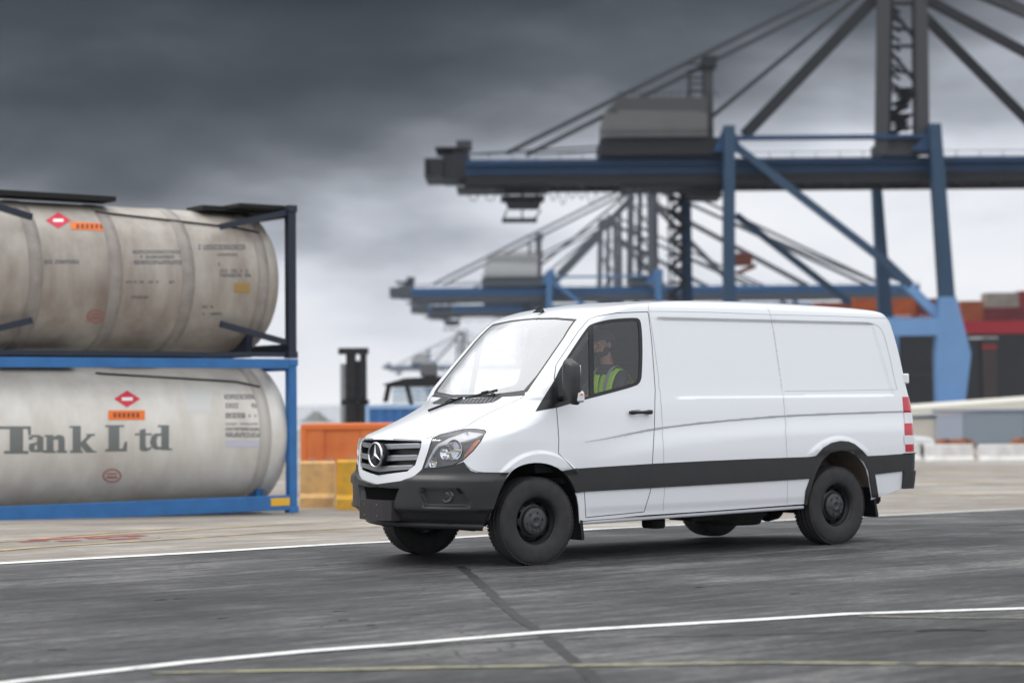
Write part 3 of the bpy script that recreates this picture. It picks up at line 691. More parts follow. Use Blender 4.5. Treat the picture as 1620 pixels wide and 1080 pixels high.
for i, d_ in enumerate(dL):
    sg = 1-2*i
    h_ = MB(); A_, B_ = hh; q = lambda t: (A_[0]+(B_[0]-A_[0])*t, sg*(A_[1]+(B_[1]-A_[1])*t-.01*math.sin(math.pi*t)), A_[2]+(B_[2]-A_[2])*t)
    h_.tube([q(t) for t in (0, .03, .1, .3, .5, .7, .8, .97, 1)], [.006, .017, .020, .014, .013, .015, .021, .021, .008], 12); h_.box((A_[0]+.01, sg*(A_[1]+.05), A_[2]-.012), (A_[0]+.03, sg*A_[1], A_[2]+.012)); h_.box((B_[0]-.04, sg*(B_[1]+.05), B_[2]-.012), (B_[0]-.01, sg*B_[1], B_[2]+.012))
    h_ = h_.build('handle', BLACK, d_)
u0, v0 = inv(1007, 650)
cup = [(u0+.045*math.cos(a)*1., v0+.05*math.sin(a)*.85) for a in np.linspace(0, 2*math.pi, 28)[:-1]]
patch('handle_recess', cup, mat('recess_grey', (.42, .43, .45), .4), dL, off=.0015, flange=.002, grid=.012)  # flat grey disc on the skin in place of a hollow
# rear hinge, door line of the tail lamps
for sg in (1, -1):
    MB().box((4.72, sg*-.90, 1.58), (4.805, sg*-.86, 1.68), 0, .01).build('hinge', WHITE, van)
t_ = [o for o in scene.objects if o.name.startswith('tail_light')]
for (y0, y1) in ((652.5, 669.5), (688.5, 702.5)):
    a, b = inv(1431, y0)[1], inv(1431, y1)[1]
    patch('reversing_lens', [(inv(1430.5, y0)[0]-.01, a), (6.2, a), (6.2, b), (inv(1431.5, y1)[0]-.01, b)], CLEARL, t_, off=.0072, flange=.003)
# sill, underbody, wheel housings
for sg in (1, -1):
    MB().tube([(.50, sg*-.925, .352), (1.9, sg*-.940, .372), (3.23, sg*-.938, .389)], .018, 10).build('sill', mat('sill_paint', (.50, .51, .54), .35), van)
ub = MB().box((-.75, -.70, .36), (4.6, .70, .62), 0, .03); ub.box((.55, -.80, .38), (3.05, .80, .55)); ub.box((1.9, -.82, .30), (2.9, -.45, .42), 0, .03)
ub.cyl((-.1, -.8, .36), (.1, .8, .36), .05); ub.cyl((3.66, -.75, .36), (3.66, .75, .36), .07); ub.lathe([(0, -.12), (.15, -.1), (.17, 0), (.15, .1), (0, .12)], (3.66, 0, .36), 'Y', 20)
ub.box((1.55, -.70, .24), (1.7, -.5, .34), 0, .02); ub.cyl((2.95, .15, .30), (3.25, .15, .26), .11)
ub.build('underbody', DARK, van)
sp_ = MB().lathe([(.16, .1), (.33, .09), (.36, .03), (.36, -.08), (.33, -.13), (.16, -.13), (.16, .1)], (0, 0, 0), 'Z', 32); sp_.build('spare_wheel', TYRE, van, loc=(3.0, -.1, .33))
for (cx, cz), r_, mt_ in ((WF, .50, DARK), (WR, .56, LINER)):
    for sg in (1, -1):
        l_ = MB(); l_.lathe([(r_, -.93*sg), (r_, -.46*sg)], (cx, 0, cz+.02), 'Y', 30, 0, True, 0, math.pi)
        l_.lathe([(.02, -.46*sg), (r_, -.46*sg)], (cx, 0, cz+.02), 'Y', 30, 0, True, 0, math.pi); l_.build('wheel_liner', mt_, van)
# mud flaps
for (x0, x1, z0, z1) in ((.455, .475, .20, .72), (4.20, 4.22, .25, .55)):
    for sg in (1, -1):
        f_ = MB(); f_.prism([(x0-.02, z1), (x1-.02, z1), (x1+.045, z0+.02), (x1+.04, z0), (x0+.035, z0)], sg*-.955, sg*-.70); f_.build('mud_flap', BLACK, van)
# ------------------------------------------------------------------ wheels
def make_wheel():
    t = MB(); prof = [(.205, .085), (.213, .108), (.232, .118), (.270, .124), (.310, .1235), (.345, .117), (.368, .106), (.380, .090), (.3855, .070), (.387, .05)]
    half = prof; full = half+[(.3875, .03), (.379, .028), (.379, .020), (.3878, .018), (.388, -.018), (.379, -.020), (.379, -.028), (.3875, -.03)]+[(r, -o) for r, o in half[::-1]]
    t.lathe([(r, -o) for r, o in full], (0, 0, 0), 'Y', 72)
    for k in range(66):    # shoulder tread blocks
        a = 2*math.pi*k/66
        for s_ in (-1, 1):
            q = Vector((math.cos(a)*.378, s_*.094, math.sin(a)*.378)); T_ = Vector((-math.sin(a), 0, math.cos(a))); t.bar(q-T_*.013, q+T_*.013, .026, .010, 0, (math.cos(a), 0, math.sin(a)))
    return t.build('tyre', TYRE, None)
def wheel(loc, rz, flip):
    wr = bpy.data.objects.new('wheel', None); link(wr, van); wr.location = loc; wr.rotation_euler = (0, 0, rz+(math.pi if flip else 0))
    return wr
def wheel_parts(wr):
    ty = make_wheel(); ty.parent = wr
    r = MB(); r.lathe([(.214, -.100), (.222, -.106), (.222, -.098), (.206, -.092), (.198, -.075), (.196, -.05), (.186, -.045), (.182, -.02), (.178, .0), (.178, .09), (.214, .1)], (0, 0, 0), 'Y', 64)
    # disc with hand holes
    n = 8; vs = []; fs = []
    for k in range(64):
        a = 2*math.pi*k/64; hole = abs(((k/64*n) % 1)-.5) < .24
        ri = [.180, .166, .146, .130]; oi = [-.012, -.030, -.046, -.052]
        for r_, o_ in zip(ri, oi): vs.append((math.cos(a)*r_, o_, math.sin(a)*r_))
    for k in range(64):
        hole = abs((((k+.5)/64*n) % 1)-.5) < .20; k2 = (k+1) % 64
        for j in range(3):
            if j == 1 and hole: continue
            fs.append((k*4+j, k2*4+j, k2*4+j+1, k*4+j+1))
    r.add(vs, fs, 0, True)
    r.lathe([(.130, -.052), (.120, -.050), (.0, -.045)], (0, 0, 0), 'Y', 40)
    r.lathe([(.17, .06), (.0, .06)], (0, 0, 0), 'Y', 40, 0)
    r.cyl((.199, -.088, -.055), (.21, -.100, -.06), .006, n=6)
    rm = r.build('rim', RIM, wr, fix=False)
    c = MB(); c.lathe([(.118, -.050), (.121, -.068), (.112, -.082), (.085, -.086), (.055, -.086), (.050, -.094), (.030, -.098), (.028, -.094), (0, -.094)], (0, 0, 0), 'Y', 48)
    b = c
    for k in range(6):
        a = 2*math.pi*k/6+.2; b.cyl((math.cos(a)*.080, -.078, math.sin(a)*.080), (math.cos(a)*.080, -.097, math.sin(a)*.080), .0135, .011, n=6, m=0, smooth=False)
    for k in range(3): a = math.pi/2+k*2*math.pi/3; b.bar((0, -.0955, 0), (math.cos(a)*.026, -.0955, math.sin(a)*.026), .004, .003)
    c.build('hubcap', CAP, wr, fix=False)
wh = wheel((0, -.852, .387), R(-4), False); wheel_parts(wh)
for loc, rz, fl in (((3.68, -.852, .387), 0, False), ((0, .852, .387), R(-4), True), ((3.665, .852, .387), 0, True)):
    w2 = wheel(loc, rz, fl)
    for ch in [o for o in scene.objects if o.parent == wh]: copy_tree(ch, w2)
# ------------------------------------------------------------------ cabin
lin = MB()
lin.box((.35, -.84, .70), (1.50, .84, .75)); lin.box((1.47, -.76, .75), (1.50, .76, 2.22)); lin.build('bulkhead', CABIN, van)
d_ = MB(); d_.prism([(.10, .80), (.05, 1.38), (.12, 1.42), (.42, 1.43), (.60, 1.36), (.62, 1.20), (.52, 1.0), (.45, .8)], -.80, .80); d_.box((.36, -.62, 1.42), (.60, -.28, 1.47), 0, .02)
d_.box((.55, -.10, 1.12), (.66, .14, 1.36), 0, .02); d_.build('dashboard', CABIN, van)
hd = skin('headliner', ['body', 'door'], [CABIN], [van], off=-.035, flange=0, mask=(_c3[:, 0] < 1.42) & (cen[:, 1] > 1.0))
for i, y in enumerate((-.46, .46)):
    s_ = bpy.data.objects.new('seat', None); link(s_, van); s_.location = (1.16, y, .75)
    MB().box((-.26, -.25, .28), (.28, .25, .44), 0, .05).build('cushion', SEAT, s_)
    b_ = MB(); b_.box((-.07, -.25, 0), (.07, .25, .62), 0, .05); b_ = b_.build('backrest', SEAT, s_); b_.location = (.22, 0, .40); b_.rotation_euler = (0, R(10), 0)
    h_ = MB(); h_.box((-.05, -.14, 0), (.05, .14, .20), 0, .045); h_ = h_.build('headrest', SEAT, s_); h_.location = (.325, 0, 1.05); h_.rotation_euler = (0, R(8), 0)
    MB().box((-.22, -.20, 0), (.22, .20, .28), 0, .02).build('pedestal', BLACK, s_)
sw = bpy.data.objects.new('steering_wheel', None); link(sw, van); sw.location = (.70, -.46, 1.39); sw.rotation_euler = (0, R(-62), 0)
rg = MB(); ring = [(math.cos(a)*.19, math.sin(a)*.19, 0) for a in np.linspace(0, 2*math.pi, 41)]; rg.tube(ring, .014, 10); rg.build('wheel_ring', BLACK, sw)
sk = MB(); sk.cyl((0, 0, -.03), (0, 0, .02), .06, n=20)
for a in (.2, math.pi-.2, -math.pi/2): sk.bar((math.cos(a)*.05, math.sin(a)*.05, 0), (math.cos(a)*.185, math.sin(a)*.185, 0), .03, .012)
sk.cyl((0, 0, -.03), (0, 0, -.25), .03, n=12); sk.build('wheel_hub', BLACK, sw)
# ------------------------------------------------------------------ driver
def remeshed(name, mb, mats, vox, parent=None, smooth=6):
    o = mb.build(name, mats, parent, fix=True); m_ = o.modifiers.new('r', 'REMESH'); m_.mode = 'VOXEL'; m_.voxel_size = vox
    s_ = o.modifiers.new('s', 'SMOOTH'); s_.iterations = smooth; s_.factor = .5
    dg = bpy.context.evaluated_depsgraph_get(); me = bpy.data.meshes.new_from_object(o.evaluated_get(dg)); o.modifiers.clear(); old = o.data; o.data = me; bpy.data.meshes.remove(old)
    me.materials.clear()
    for mm in (mats if isinstance(mats, list) else [mats]): me.materials.append(mm)
    for p in me.polygons: p.use_smooth = True
    return o
def ell(mb, c, r, n=20, rot=None):
    vs = []; k = n//2
    for i in range(1, k):
        th = math.pi*i/k
        for j in range(n): ph = 2*math.pi*j/n; vs.append(Vector((math.sin(th)*math.cos(ph)*r[0], math.sin(th)*math.sin(ph)*r[1], math.cos(th)*r[2])))
    vs += [Vector((0, 0, r[2])), Vector((0, 0, -r[2]))]
    if rot is not None: vs = [rot @ v for v in vs]
    vs = [v+Vector(c) for v in vs]; fs = [(i*n+j, i*n+(j+1) % n, (i+1)*n+(j+1) % n, (i+1)*n+j) for i in range(k-2) for j in range(n)]
    T_ = len(vs)-2; fs += [(T_, (j+1) % n, j) for j in range(n)]+[(T_+1, (k-2)*n+j, (k-2)*n+(j+1) % n) for j in range(n)]
    mb.add(vs, fs); return mb
def cap(mb, p, q, r1, r2):
    mb.cyl(p, q, r1, r2, 16); ell(mb, p, (r1,)*3, 12); ell(mb, q, (r2,)*3, 12)
SKIN_ = mat('skin', (.42, .25, .18), .5); SHIRT = mat('shirt', (.045, .05, .06), .9); HAIR = mat('hair', (.03, .022, .018), .8); CAPM = mat('cap_fabric', (.05, .07, .11), .85)
VEST = mat('vest_green', (.55, 1.0, .03), .6); VGREY = mat('vest_band', (.32, .38, .38), .4); JEAN = mat('trousers', (.05, .06, .09), .9)
per = empty('person', 'person in a neon vest and cap driving, hands on the wheel inside the van', 'person', (1.16, -.46, 1.19))
HC = Vector((-.005, 0, .76))      # head centre, face towards -X
b_ = MB()
ell(b_, (0.08, 0, .05), (.16, .18, .13)); ell(b_, (.09, 0, .20), (.125, .165, .16)); ell(b_, (.075, 0, .38), (.13, .18, .17)); ell(b_, (.06, 0, .48), (.10, .19, .08))
cap(b_, (.055, 0, .50), (.02, 0, .66), .062, .056)
ell(b_, HC+Vector((.012, 0, .03)), (.098, .078, .092)); ell(b_, HC+Vector((-.028, 0, -.045)), (.065, .056, .075)); ell(b_, HC+Vector((-.055, 0, -.085)), (.032, .035, .025))
cap(b_, HC+Vector((-.088, 0, .015)), HC+Vector((-.112, 0, -.028)), .009, .014); ell(b_, HC+Vector((-.084, 0, .03)), (.014, .055, .010))
for sg in (-1, 1):
    ell(b_, HC+Vector((.012, sg*.078, -.01)), (.020, .010, .032)); ell(b_, HC+Vector((-.082, sg*.030, .010)), (.012, .014, .010)); ell(b_, HC+Vector((-.072, sg*.035, -.03)), (.02, .022, .02))
    ell(b_, HC+Vector((-.088, sg*.010, -.060)), (.010, .020, .006)); ell(b_, HC+Vector((-.088, sg*.010, -.071)), (.010, .018, .006))
    sh = Vector((.06, sg*.20, .465)); el = Vector((-.09, sg*.27, .22)); wr = Vector((-.36, sg*.17, .27))
    cap(b_, sh, el, .058, .044); cap(b_, el, wr, .043, .027)
    hp = Vector((.02, sg*.10, .0)); kn = Vector((-.40, sg*.15, .06)); an_ = Vector((-.60, sg*.14, -.30))
    cap(b_, hp, kn, .088, .062); cap(b_, kn, an_, .058, .04); cap(b_, an_+Vector((.02, 0, -.03)), an_+Vector((-.17, 0, -.0)), .04, .03)
    # palm and five fingers closed round the rim
    pl = wr+Vector((-.055, sg*.005, .015)); ell(b_, pl, (.045, .018, .040)); ell(b_, wr+Vector((-.02, 0, .006)), (.035, .02, .028))
    for k in range(4):
        z = .032-.022*k; ln = (.9, 1.0, .95, .78)[k]
        k0 = pl+Vector((-.030, sg*.004, z)); k1 = k0+Vector((-.036*ln, sg*-.006, .002)); k2 = k1+Vector((-.010, sg*-.026*ln, 0)); k3 = k2+Vector((.020*ln, sg*-.014, 0))
        for a, c, r1, r2 in ((k0, k1, .0095, .009), (k1, k2, .009, .0085), (k2, k3, .0085, .0075)): cap(b_, a, c, r1, r2)
    t0 = pl+Vector((.005, sg*-.008, .032)); t1 = t0+Vector((-.03, sg*-.012, .022)); t2 = t1+Vector((-.028, sg*-.006, .0)); cap(b_, t0, t1, .012, .0105); cap(b_, t1, t2, .0105, .009)
body = remeshed('human_body', b_, [SKIN_, SHIRT, JEAN], .0065, per, 4)
for p in body.data.polygons:
    c = p.center
    if c.z > .575 or (c.x < -.12 and c.z > .17) : p.material_index = 0
    elif c.z > .06 and c.x > -.13 and not (c.z < .13 and c.x < -.02): p.material_index = 1
    else: p.material_index = 2
h_ = MB(); ell(h_, HC+Vector((.026, 0, .035)), (.098, .086, .092)); ell(h_, HC+Vector((.05, 0, -.01)), (.06, .08, .07)); hair = remeshed('hair', h_, HAIR, .008, per)
bd = MB(); ell(bd, HC+Vector((-.045, 0, -.082)), (.052, .052, .040)); ell(bd, HC+Vector((-.01, .045, -.06)), (.035, .022, .05)); ell(bd, HC+Vector((-.01, -.045, -.06)), (.035, .022, .05)); remeshed('beard', bd, HAIR, .007, per)
cp = MB(); cp.lathe([(.0, .145), (.05, .138), (.085, .112), (.103, .07), (.106, .045), (.100, .045)], tuple(HC+Vector((.008, 0, -.005))), 'Z', 28); ell(cp, HC+Vector((-.125, 0, .045)), (.075, .075, .010)); cp = cp.build('cap', CAPM, per); [setattr(p, 'use_smooth', True) for p in cp.data.polygons]
# open safety vest: shells over each shoulder with a grey band
ve = MB(); bands = MB()
for sg in (-1, 1):
    pathv = [(-.065, .075, .06), (-.080, .085, .20), (-.078, .090, .36), (-.055, .095, .46), (.0, .100, .545), (.07, .105, .570), (.14, .10, .53), (.215, .095, .42), (.235, .09, .25), (.23, .09, .06)]
    for (wd, off, tgt, lift) in ((.095, 0, ve, 0), (.020, .012, bands, .005)):
        L_, R_ = [], []
        for i, (x, y, z) in enumerate(pathv):
            dx = x-.08; dz = z-.30; l = math.hypot(dx, dz*.6); ox, oz = dx/l*lift, dz*.6/l*lift
            L_.append((x+ox, sg*(y+off-wd), z+oz)); R_.append((x+ox+(.0 if abs(z-.5) > .1 else .0)+.02*(1 if z < .5 else 0), sg*(y+off+wd+(.0)), z+oz-(.03 if z > .4 else 0)*(wd/.075)))
        n = len(pathv); tgt.add(L_+R_, [(i, i+1, n+i+1, n+i) for i in range(n-1)], 0, True)
for m_, nm, mt_, th in ((ve, 'safety_vest', VEST, .012), (bands, 'reflective_band', VGREY, .006)):
    o = m_.build(nm, mt_, per); s_ = o.modifiers.new('t', 'SOLIDIFY'); s_.thickness = th; s_.offset = 0
    q_ = o.modifiers.new('s', 'SUBSURF'); q_.levels = q_.render_levels = 1
    if nm == 'reflective_band': o.parent = bpy.data.objects['safety_vest']
for nm in ('eye',):
    for sg in (-1, 1):
        e_ = MB(); ell(e_, HC+Vector((-.086, sg*.030, .010)), (.010, .011, .008), 12); e_.build('eye', mat('eye', (.6, .6, .6), .2), per)
# ================================================================== GROUND
HF = np.array([_sy, _cy, 0.])
GK = (np.array([-60., 0, 20, 23, 34, 88, 100, 120, 214, 214.6, 900]), np.array([0., 0, 0, -.06, -.45, -1.36, -1.5, -1.5, -1.5, -4.5, -4.5]))
def gz(x, y):
    d = (x-CAM[0])*_sy+(y-CAM[1])*_cy
    return float(np.interp(d, *GK))
def gpt(px, py):
    r = ray(px, py); t0, t1 = 1., 400.
    f = lambda t: (CAM+r*t)[2]-gz(*(CAM+r*t)[:2])
    if f(t1) > 0: return CAM+r*t1
    for _ in range(50):
        m = (t0+t1)/2
        if f(m) > 0: t0 = m
        else: t1 = m
    return CAM+r*t1
def fr(a, d, z=0.): return np.array([CAM[0]+a*_cy+d*_sy, CAM[1]-a*_sy+d*_cy, z])     # view frame: a to the right, d ahead, metres
def W(px, py, D): return CAM+ray(px, py)*D
def ground_mat(name, base, dark, light, streak):
    m = bpy.data.materials.new(name); m.use_nodes = True; t = m.node_tree; b = t.nodes['Principled BSDF']; n_ = t.nodes.new; l_ = t.links.new
    tc = n_('ShaderNodeTexCoord')
    def nz(sc, scale, det=8, rough=.6, dist=0.):
        mp = n_('ShaderNodeMapping'); mp.inputs['Scale'].default_value = scale; l_(tc.outputs['Object'], mp.inputs[0])
        n = n_('ShaderNodeTexNoise'); n.inputs['Scale'].default_value = sc; n.inputs['Detail'].default_value = det; n.inputs['Roughness'].default_value = rough; n.inputs['Distortion'].default_value = dist; l_(mp.outputs[0], n.inputs['Vector']); return n.outputs[0]
    big = nz(.35, (1, 1, 1), 6); lane = nz(1.1, (.16, 1, 1), 8, .65); wear = nz(6, (.05, 1, 1), 8, .8); grain = nz(30, (.35, 1, 1), 5, .8); mid = nz(7, (.22, 1, 1), 7, .75)
    r1 = ramp(t, [(.44, dark), (.505, base), (.565, light)]); mixv = mth(t, 'ADD', mth(t, 'MULTIPLY', big, .30), mth(t, 'ADD', mth(t, 'MULTIPLY', lane, .25), mth(t, 'ADD', mth(t, 'MULTIPLY', wear, .20), mth(t, 'MULTIPLY', mid, .25)))); l_(mixv, r1.inputs[0])
    g = ramp(t, [(.30, (1-streak,)*3), (.70, (1+streak,)*3)]); l_(grain, g.inputs[0])
    mu = n_('ShaderNodeMixRGB'); mu.blend_type = 'MULTIPLY'; mu.inputs[0].default_value = 1; l_(r1.outputs[0], mu.inputs[1]); l_(g.outputs[0], mu.inputs[2])
    # fine cracks
    vo = n_('ShaderNodeTexVoronoi'); vo.feature = 'DISTANCE_TO_EDGE'; vo.inputs['Scale'].default_value = .55
    mpv = n_('ShaderNodeMapping'); l_(tc.outputs['Object'], mpv.inputs[0])
    wv = n_('ShaderNodeTexNoise'); wv.inputs['Scale'].default_value = 1.7; l_(tc.outputs['Object'], wv.inputs['Vector'])
    ad = n_('ShaderNodeVectorMath'); ad.operation = 'MULTIPLY_ADD'; l_(wv.outputs['Color'], ad.inputs[0]); ad.inputs[1].default_value = (.9, .9, 0); l_(mpv.outputs[0], ad.inputs[2]); l_(ad.outputs[0], vo.inputs['Vector'])
    cr = mth(t, 'LESS_THAN', vo.outputs['Distance'], .004); msk = mth(t, 'GREATER_THAN', big, .52); cr = mth(t, 'MULTIPLY', mth(t, 'MULTIPLY', cr, msk), .55)
    mc = n_('ShaderNodeMixRGB'); l_(cr, mc.inputs[0]); l_(mu.outputs[0], mc.inputs[1]); mc.inputs[2].default_value = (.012, .012, .012, 1); l_(mc.outputs[0], b.inputs['Base Color'])
    ro = ramp(t, [(.35, (.55,)*3), (.7, (.78,)*3)]); l_(lane, ro.inputs[0]); l_(ro.outputs[0], b.inputs['Roughness']); b.inputs['Specular IOR Level'].default_value = .35
    bp = n_('ShaderNodeBump'); bp.inputs['Strength'].default_value = .55; bp.inputs['Distance'].default_value = .012; l_(mth(t, 'ADD', grain, mth(t, 'MULTIPLY', wear, .7)), bp.inputs['Height']); l_(bp.outputs[0], b.inputs['Normal'])
    return m
ASPH = ground_mat('asphalt', (.060, .060, .061), (.022, .022, .023), (.145, .143, .140), .55)
CONC = ground_mat('worn_concrete', (.27, .245, .215), (.18, .155, .13), (.40, .37, .33), .12)
def sheet(name, d0, d1, a0, a1, m, lift=0., clip=None):
    ds = sorted(set([d0, d1]+[k for k in GK[0] if d0 < k < d1]+list(np.arange(d0+7-5, min(d1, 60), 2.)))); as_ = np.linspace(a0, a1, 9); b = MB(); vs = []
    for d in ds:
        for a in as_: p = fr(a, d); vs.append((p[0], p[1], float(np.interp(d, *GK))+lift))
    n = len(as_); b.add(vs, [(i*n+j, i*n+j+1, (i+1)*n+j+1, (i+1)*n+j) for i in range(len(ds)-1) for j in range(n-1)])
    o = b.build(name, m); o['kind'] = 'structure'; return o
sheet('ground', -55, 214, -260, 260, CONC)
# quay wall drop and harbour water out to the horizon
wt = MB(); q = [fr(-2500, 213.9), fr(2500, 213.9), fr(2500, 4500), fr(-2500, 4500)]; wt.add([(p[0], p[1], -4.2) for p in q], [(0, 1, 2, 3)])
WATER = mat('harbour_water', (.30, .33, .36), .12); o = wt.build('water', WATER); o['kind'] = 'structure'
qw = MB(); q = [fr(-260, 213.9), fr(260, 213.9), fr(260, 214.9), fr(-260, 214.9)]; qw.add([(p[0], p[1], z) for z in (-4.6, -1.496) for p in q], [(0, 1, 5, 4), (1, 2, 6, 5), (2, 3, 7, 6), (3, 0, 4, 7), (4, 5, 6, 7)]); o = qw.build('quay_edge', mat('quay_concrete', (.3, .29, .27), .9)); o['kind'] = 'structure'
hl_ = MB(); hv = []
for i in range(25):
    for j in range(2): px = 470+i*3.2; y = 668 if j == 0 else 668-18*math.exp(-((px-500)/17)**2)-2.2*math.sin(px*.7)*math.exp(-((px-500)/30)**2); hv.append(W(px, y, 205.+j*3))
hv += [W(470+i*3.2, 668, 212.) for i in range(25)]
hl_.add(hv, [(2*i, 2*i+2, 2*i+3, 2*i+1) for i in range(24)]+[(2*i+1, 2*i+3, 50+i+1, 50+i) for i in range(24)]); o = hl_.build('hill', mat('grey_green_mound', (.13, .14, .13), .9, noise=(.4, .8, (.20, .20, .19)))); o['kind'] = 'structure'
# asphalt lane: everything on the near side of the far white line
_LA = sorted((tuple(gpt(px, py)[:2]) for px, py in ((-900, 940), (-400, 914), (-60, 896), (0, 892), (300, 875.5), (620, 857.5), (925, 838.5), (1100, 830), (1385, 816.5), (1640, 804), (2100, 783), (2500, 766))))
def yl(x): return float(np.interp(x, [q[0] for q in _LA], [q[1] for q in _LA]))+.03
rd = MB(); xs = np.concatenate([np.arange(-60, -8, 8), np.arange(-8, 40, 1.0), np.arange(40, 90, 8)]); vs = []
for x in ():
    for y in (-45, -20, -12, -6, -3, 0, 1., yl(x)+.02+.05*math.sin(x*1.7)): vs.append((x, y, gz(x, y)+.004))
rds = sorted(set([-50., 214.]+[k for k in GK[0] if -50 < k < 214]+list(np.arange(-48, 60, 2.)))); rows_ = []
for d in rds:      # the lane edge follows the far white line; rows share their depth with the ground sheet so the two never cross
    a_ = (CAM[1]+d*_cy-yl(CAM[0]+d*_sy))/_sy; lo_a, hi_a = -300., 600.
    for _ in range(50):
        a_ = (lo_a+hi_a)/2; P_ = fr(a_, d)
        if P_[1] < yl(P_[0]): hi_a = a_
        else: lo_a = a_
    a_ = max(-259, a_); rows_.append([a_+(259-a_)*t_ if a_ < 258 else 258+t_ for t_ in (0, .02, .06, .15, .4, 1)])
for d, rw in zip(rds, rows_):
    for a_ in rw: P_ = fr(a_, d); vs.append((P_[0], P_[1], float(np.interp(d, *GK))+.004))
rd.add(vs, [(i*6+j, i*6+j+1, (i+1)*6+j+1, (i+1)*6+j) for i in range(len(rds)-1) for j in range(5)]); o = rd.build('road', ASPH); o['kind'] = 'structure'
def drape(mb, pxs, w, lift=.009, m=0, jit=0., step=.35, ends=True):
    P = [gpt(*p) for p in pxs]; out = []
    for a, b in zip(P[:-1], P[1:]):
        k = max(1, int(np.linalg.norm(b-a)/step)); out += [a+(b-a)*i/k for i in range(k)]
    out.append(P[-1]); out = np.array(out); T = np.gradient(out, axis=0); T /= np.linalg.norm(T, axis=1, keepdims=True); Nn = np.stack([-T[:, 1], T[:, 0]], 1); vs = []
    for i, p in enumerate(out):
        ww = w/2*(1+jit*(random.random()-.5)); c = p[:2]+Nn[i]*jit*w*.25*(random.random()-.5)
        for s_ in (-1, 1): q = c+Nn[i]*s_*ww; vs.append((q[0], q[1], gz(*q)+lift))
    mb.add(vs, [(2*i, 2*i+1, 2*i+3, 2*i+2) for i in range(len(out)-1)], m); return mb
def paint(name, c, wornto, thr=.5):
    m = bpy.data.materials.new(name); m.use_nodes = True; t = m.node_tree; b = t.nodes['Principled BSDF']; b.inputs['Roughness'].default_value = .6
    tc = t.nodes.new('ShaderNodeTexCoord'); mp = t.nodes.new('ShaderNodeMapping'); mp.inputs['Scale'].default_value = (.5, 1, 1); t.links.new(tc.outputs['Object'], mp.inputs[0])
    n = t.nodes.new('ShaderNodeTexNoise'); n.inputs['Scale'].default_value = 9; n.inputs['Detail'].default_value = 9; n.inputs['Roughness'].default_value = .75; t.links.new(mp.outputs[0], n.inputs['Vector'])
    r = ramp(t, [(thr-.05, c), (thr+.10, wornto)]); t.links.new(n.outputs[0], r.inputs[0]); t.links.new(r.outputs[0], b.inputs['Base Color']); return m
PW = paint('white_road_paint', (.72, .72, .70), (.26, .26, .25), .575); PY = paint('yellow_road_paint', (.55, .38, .14), (.26, .23, .19), .48); PYF = paint('faded_yellow_paint', (.30, .28, .17), (.08, .08, .07), .50); PR = paint('red_road_paint', (.42, .07, .07), (.28, .2, .18), .52)
def mark(name, m, *lines):
    b = MB()
    for (pxs, w_, lift, jit) in lines: drape(b, pxs, w_, lift, 0, jit)
    o = b.build(name, m, fix=False); o['kind'] = 'structure'; return o
mark('road_marking', PW, (((-900, 940), (-60, 896), (0, 892), (300, 875.5), (620, 857.5), (925, 838.5), (1100, 830), (1385, 816.5), (1640, 804), (2500, 766)), .20, .010, .12))
mark('road_marking', PW, (((-500, 1160), (-60, 1091), (40, 1078), (300, 1049), (480, 1032), (640, 1020), (860, 1001.5), (1000, 993), (1200, 981.5), (1340, 972.5), (1640, 963), (2600, 930)), .115, .010, .22))
mark('road_marking', PYF, (((240, 1066), (560, 1060), (700, 1057), (1000, 1053), (1200, 1050), (1660, 1052), (2500, 1056)), .085, .010, .5), (((1360, 976), (1500, 979), (1660, 979)), .05, .010, .5))
mark('road_marking', PY, (((-60, 860), (0, 857), (250, 842), (420, 830.5), (590, 823)), .15, .006, .3), (((-60, 874), (0, 870.5), (300, 851), (620, 832)), .14, .006, .3), (((60, 852), (170, 843), (290, 835)), .10, .0055, .5))
mark('road_marking', PY, (((1440, 760), (1560, 764), (1660, 767)), .25, .006, .2), (((1440, 782), (1660, 786)), .2, .006, .3), (((1440, 745), (1660, 752)), .3, .006, .2))
mark('road_marking', PR, *[(((a, y), (a+ln, y-ln*.045)), .17, .007, .5) for a, y, ln in ((30, 857, 46), (48, 854, 60), (92, 856, 34), (104, 851, 40), (138, 852, 30), (150, 850, 70), (170, 853, 50), (196, 848.5, 34))])
TAR = paint('tar', (.012, .012, .013), (.045, .045, .046), .56); CRK = mat('crack', (.012, .012, .012), .9)
b = MB(); drape(b, ((728, 896), (748, 912), (776, 938), (800, 962), (830, 985), (858, 1003), (884, 1026), (912, 1050), (950, 1085)), .075, .0075, 0, .55, .10); o = b.build('tar_seam', TAR, fix=False); o['kind'] = 'structure'
b = MB()
drape(b, ((-20, 1062), (120, 1052), (330, 1043), (500, 1033.5), (620, 1028), (760, 1016), (860, 1012), (1000, 1009), (1200, 1005), (1400, 999), (1640, 996)), .016, .0072, 0, 1.2, .1)
drape(b, ((1452, 999), (1480, 996.5), (1520, 996.5), (1560, 998.5)), .06, .0074, 0, .6, .15)
drape(b, ((60, 901), (200, 894.5), (335, 889)), .012, .0072, 0, 1.2, .2); drape(b, ((840, 1030), (1000, 1034), (1300, 1036)), .01, .0072, 0, 1.3, .2)
for (x, y, l) in ((75, 1029, 30), (245, 950, 18), (275, 948, 20), (498, 896, 22), (535, 982, 18), (528, 968, 20), (580, 990, 14), (345, 979, 16), (1250, 940, 16), (1100, 930, 12), (420, 1040, 10)): drape(b, ((x, y), (x+l, y-1)), .03, .0072, 0, .8, .1)
o = b.build('pavement_crack', CRK, fix=False); o['kind'] = 'structure'
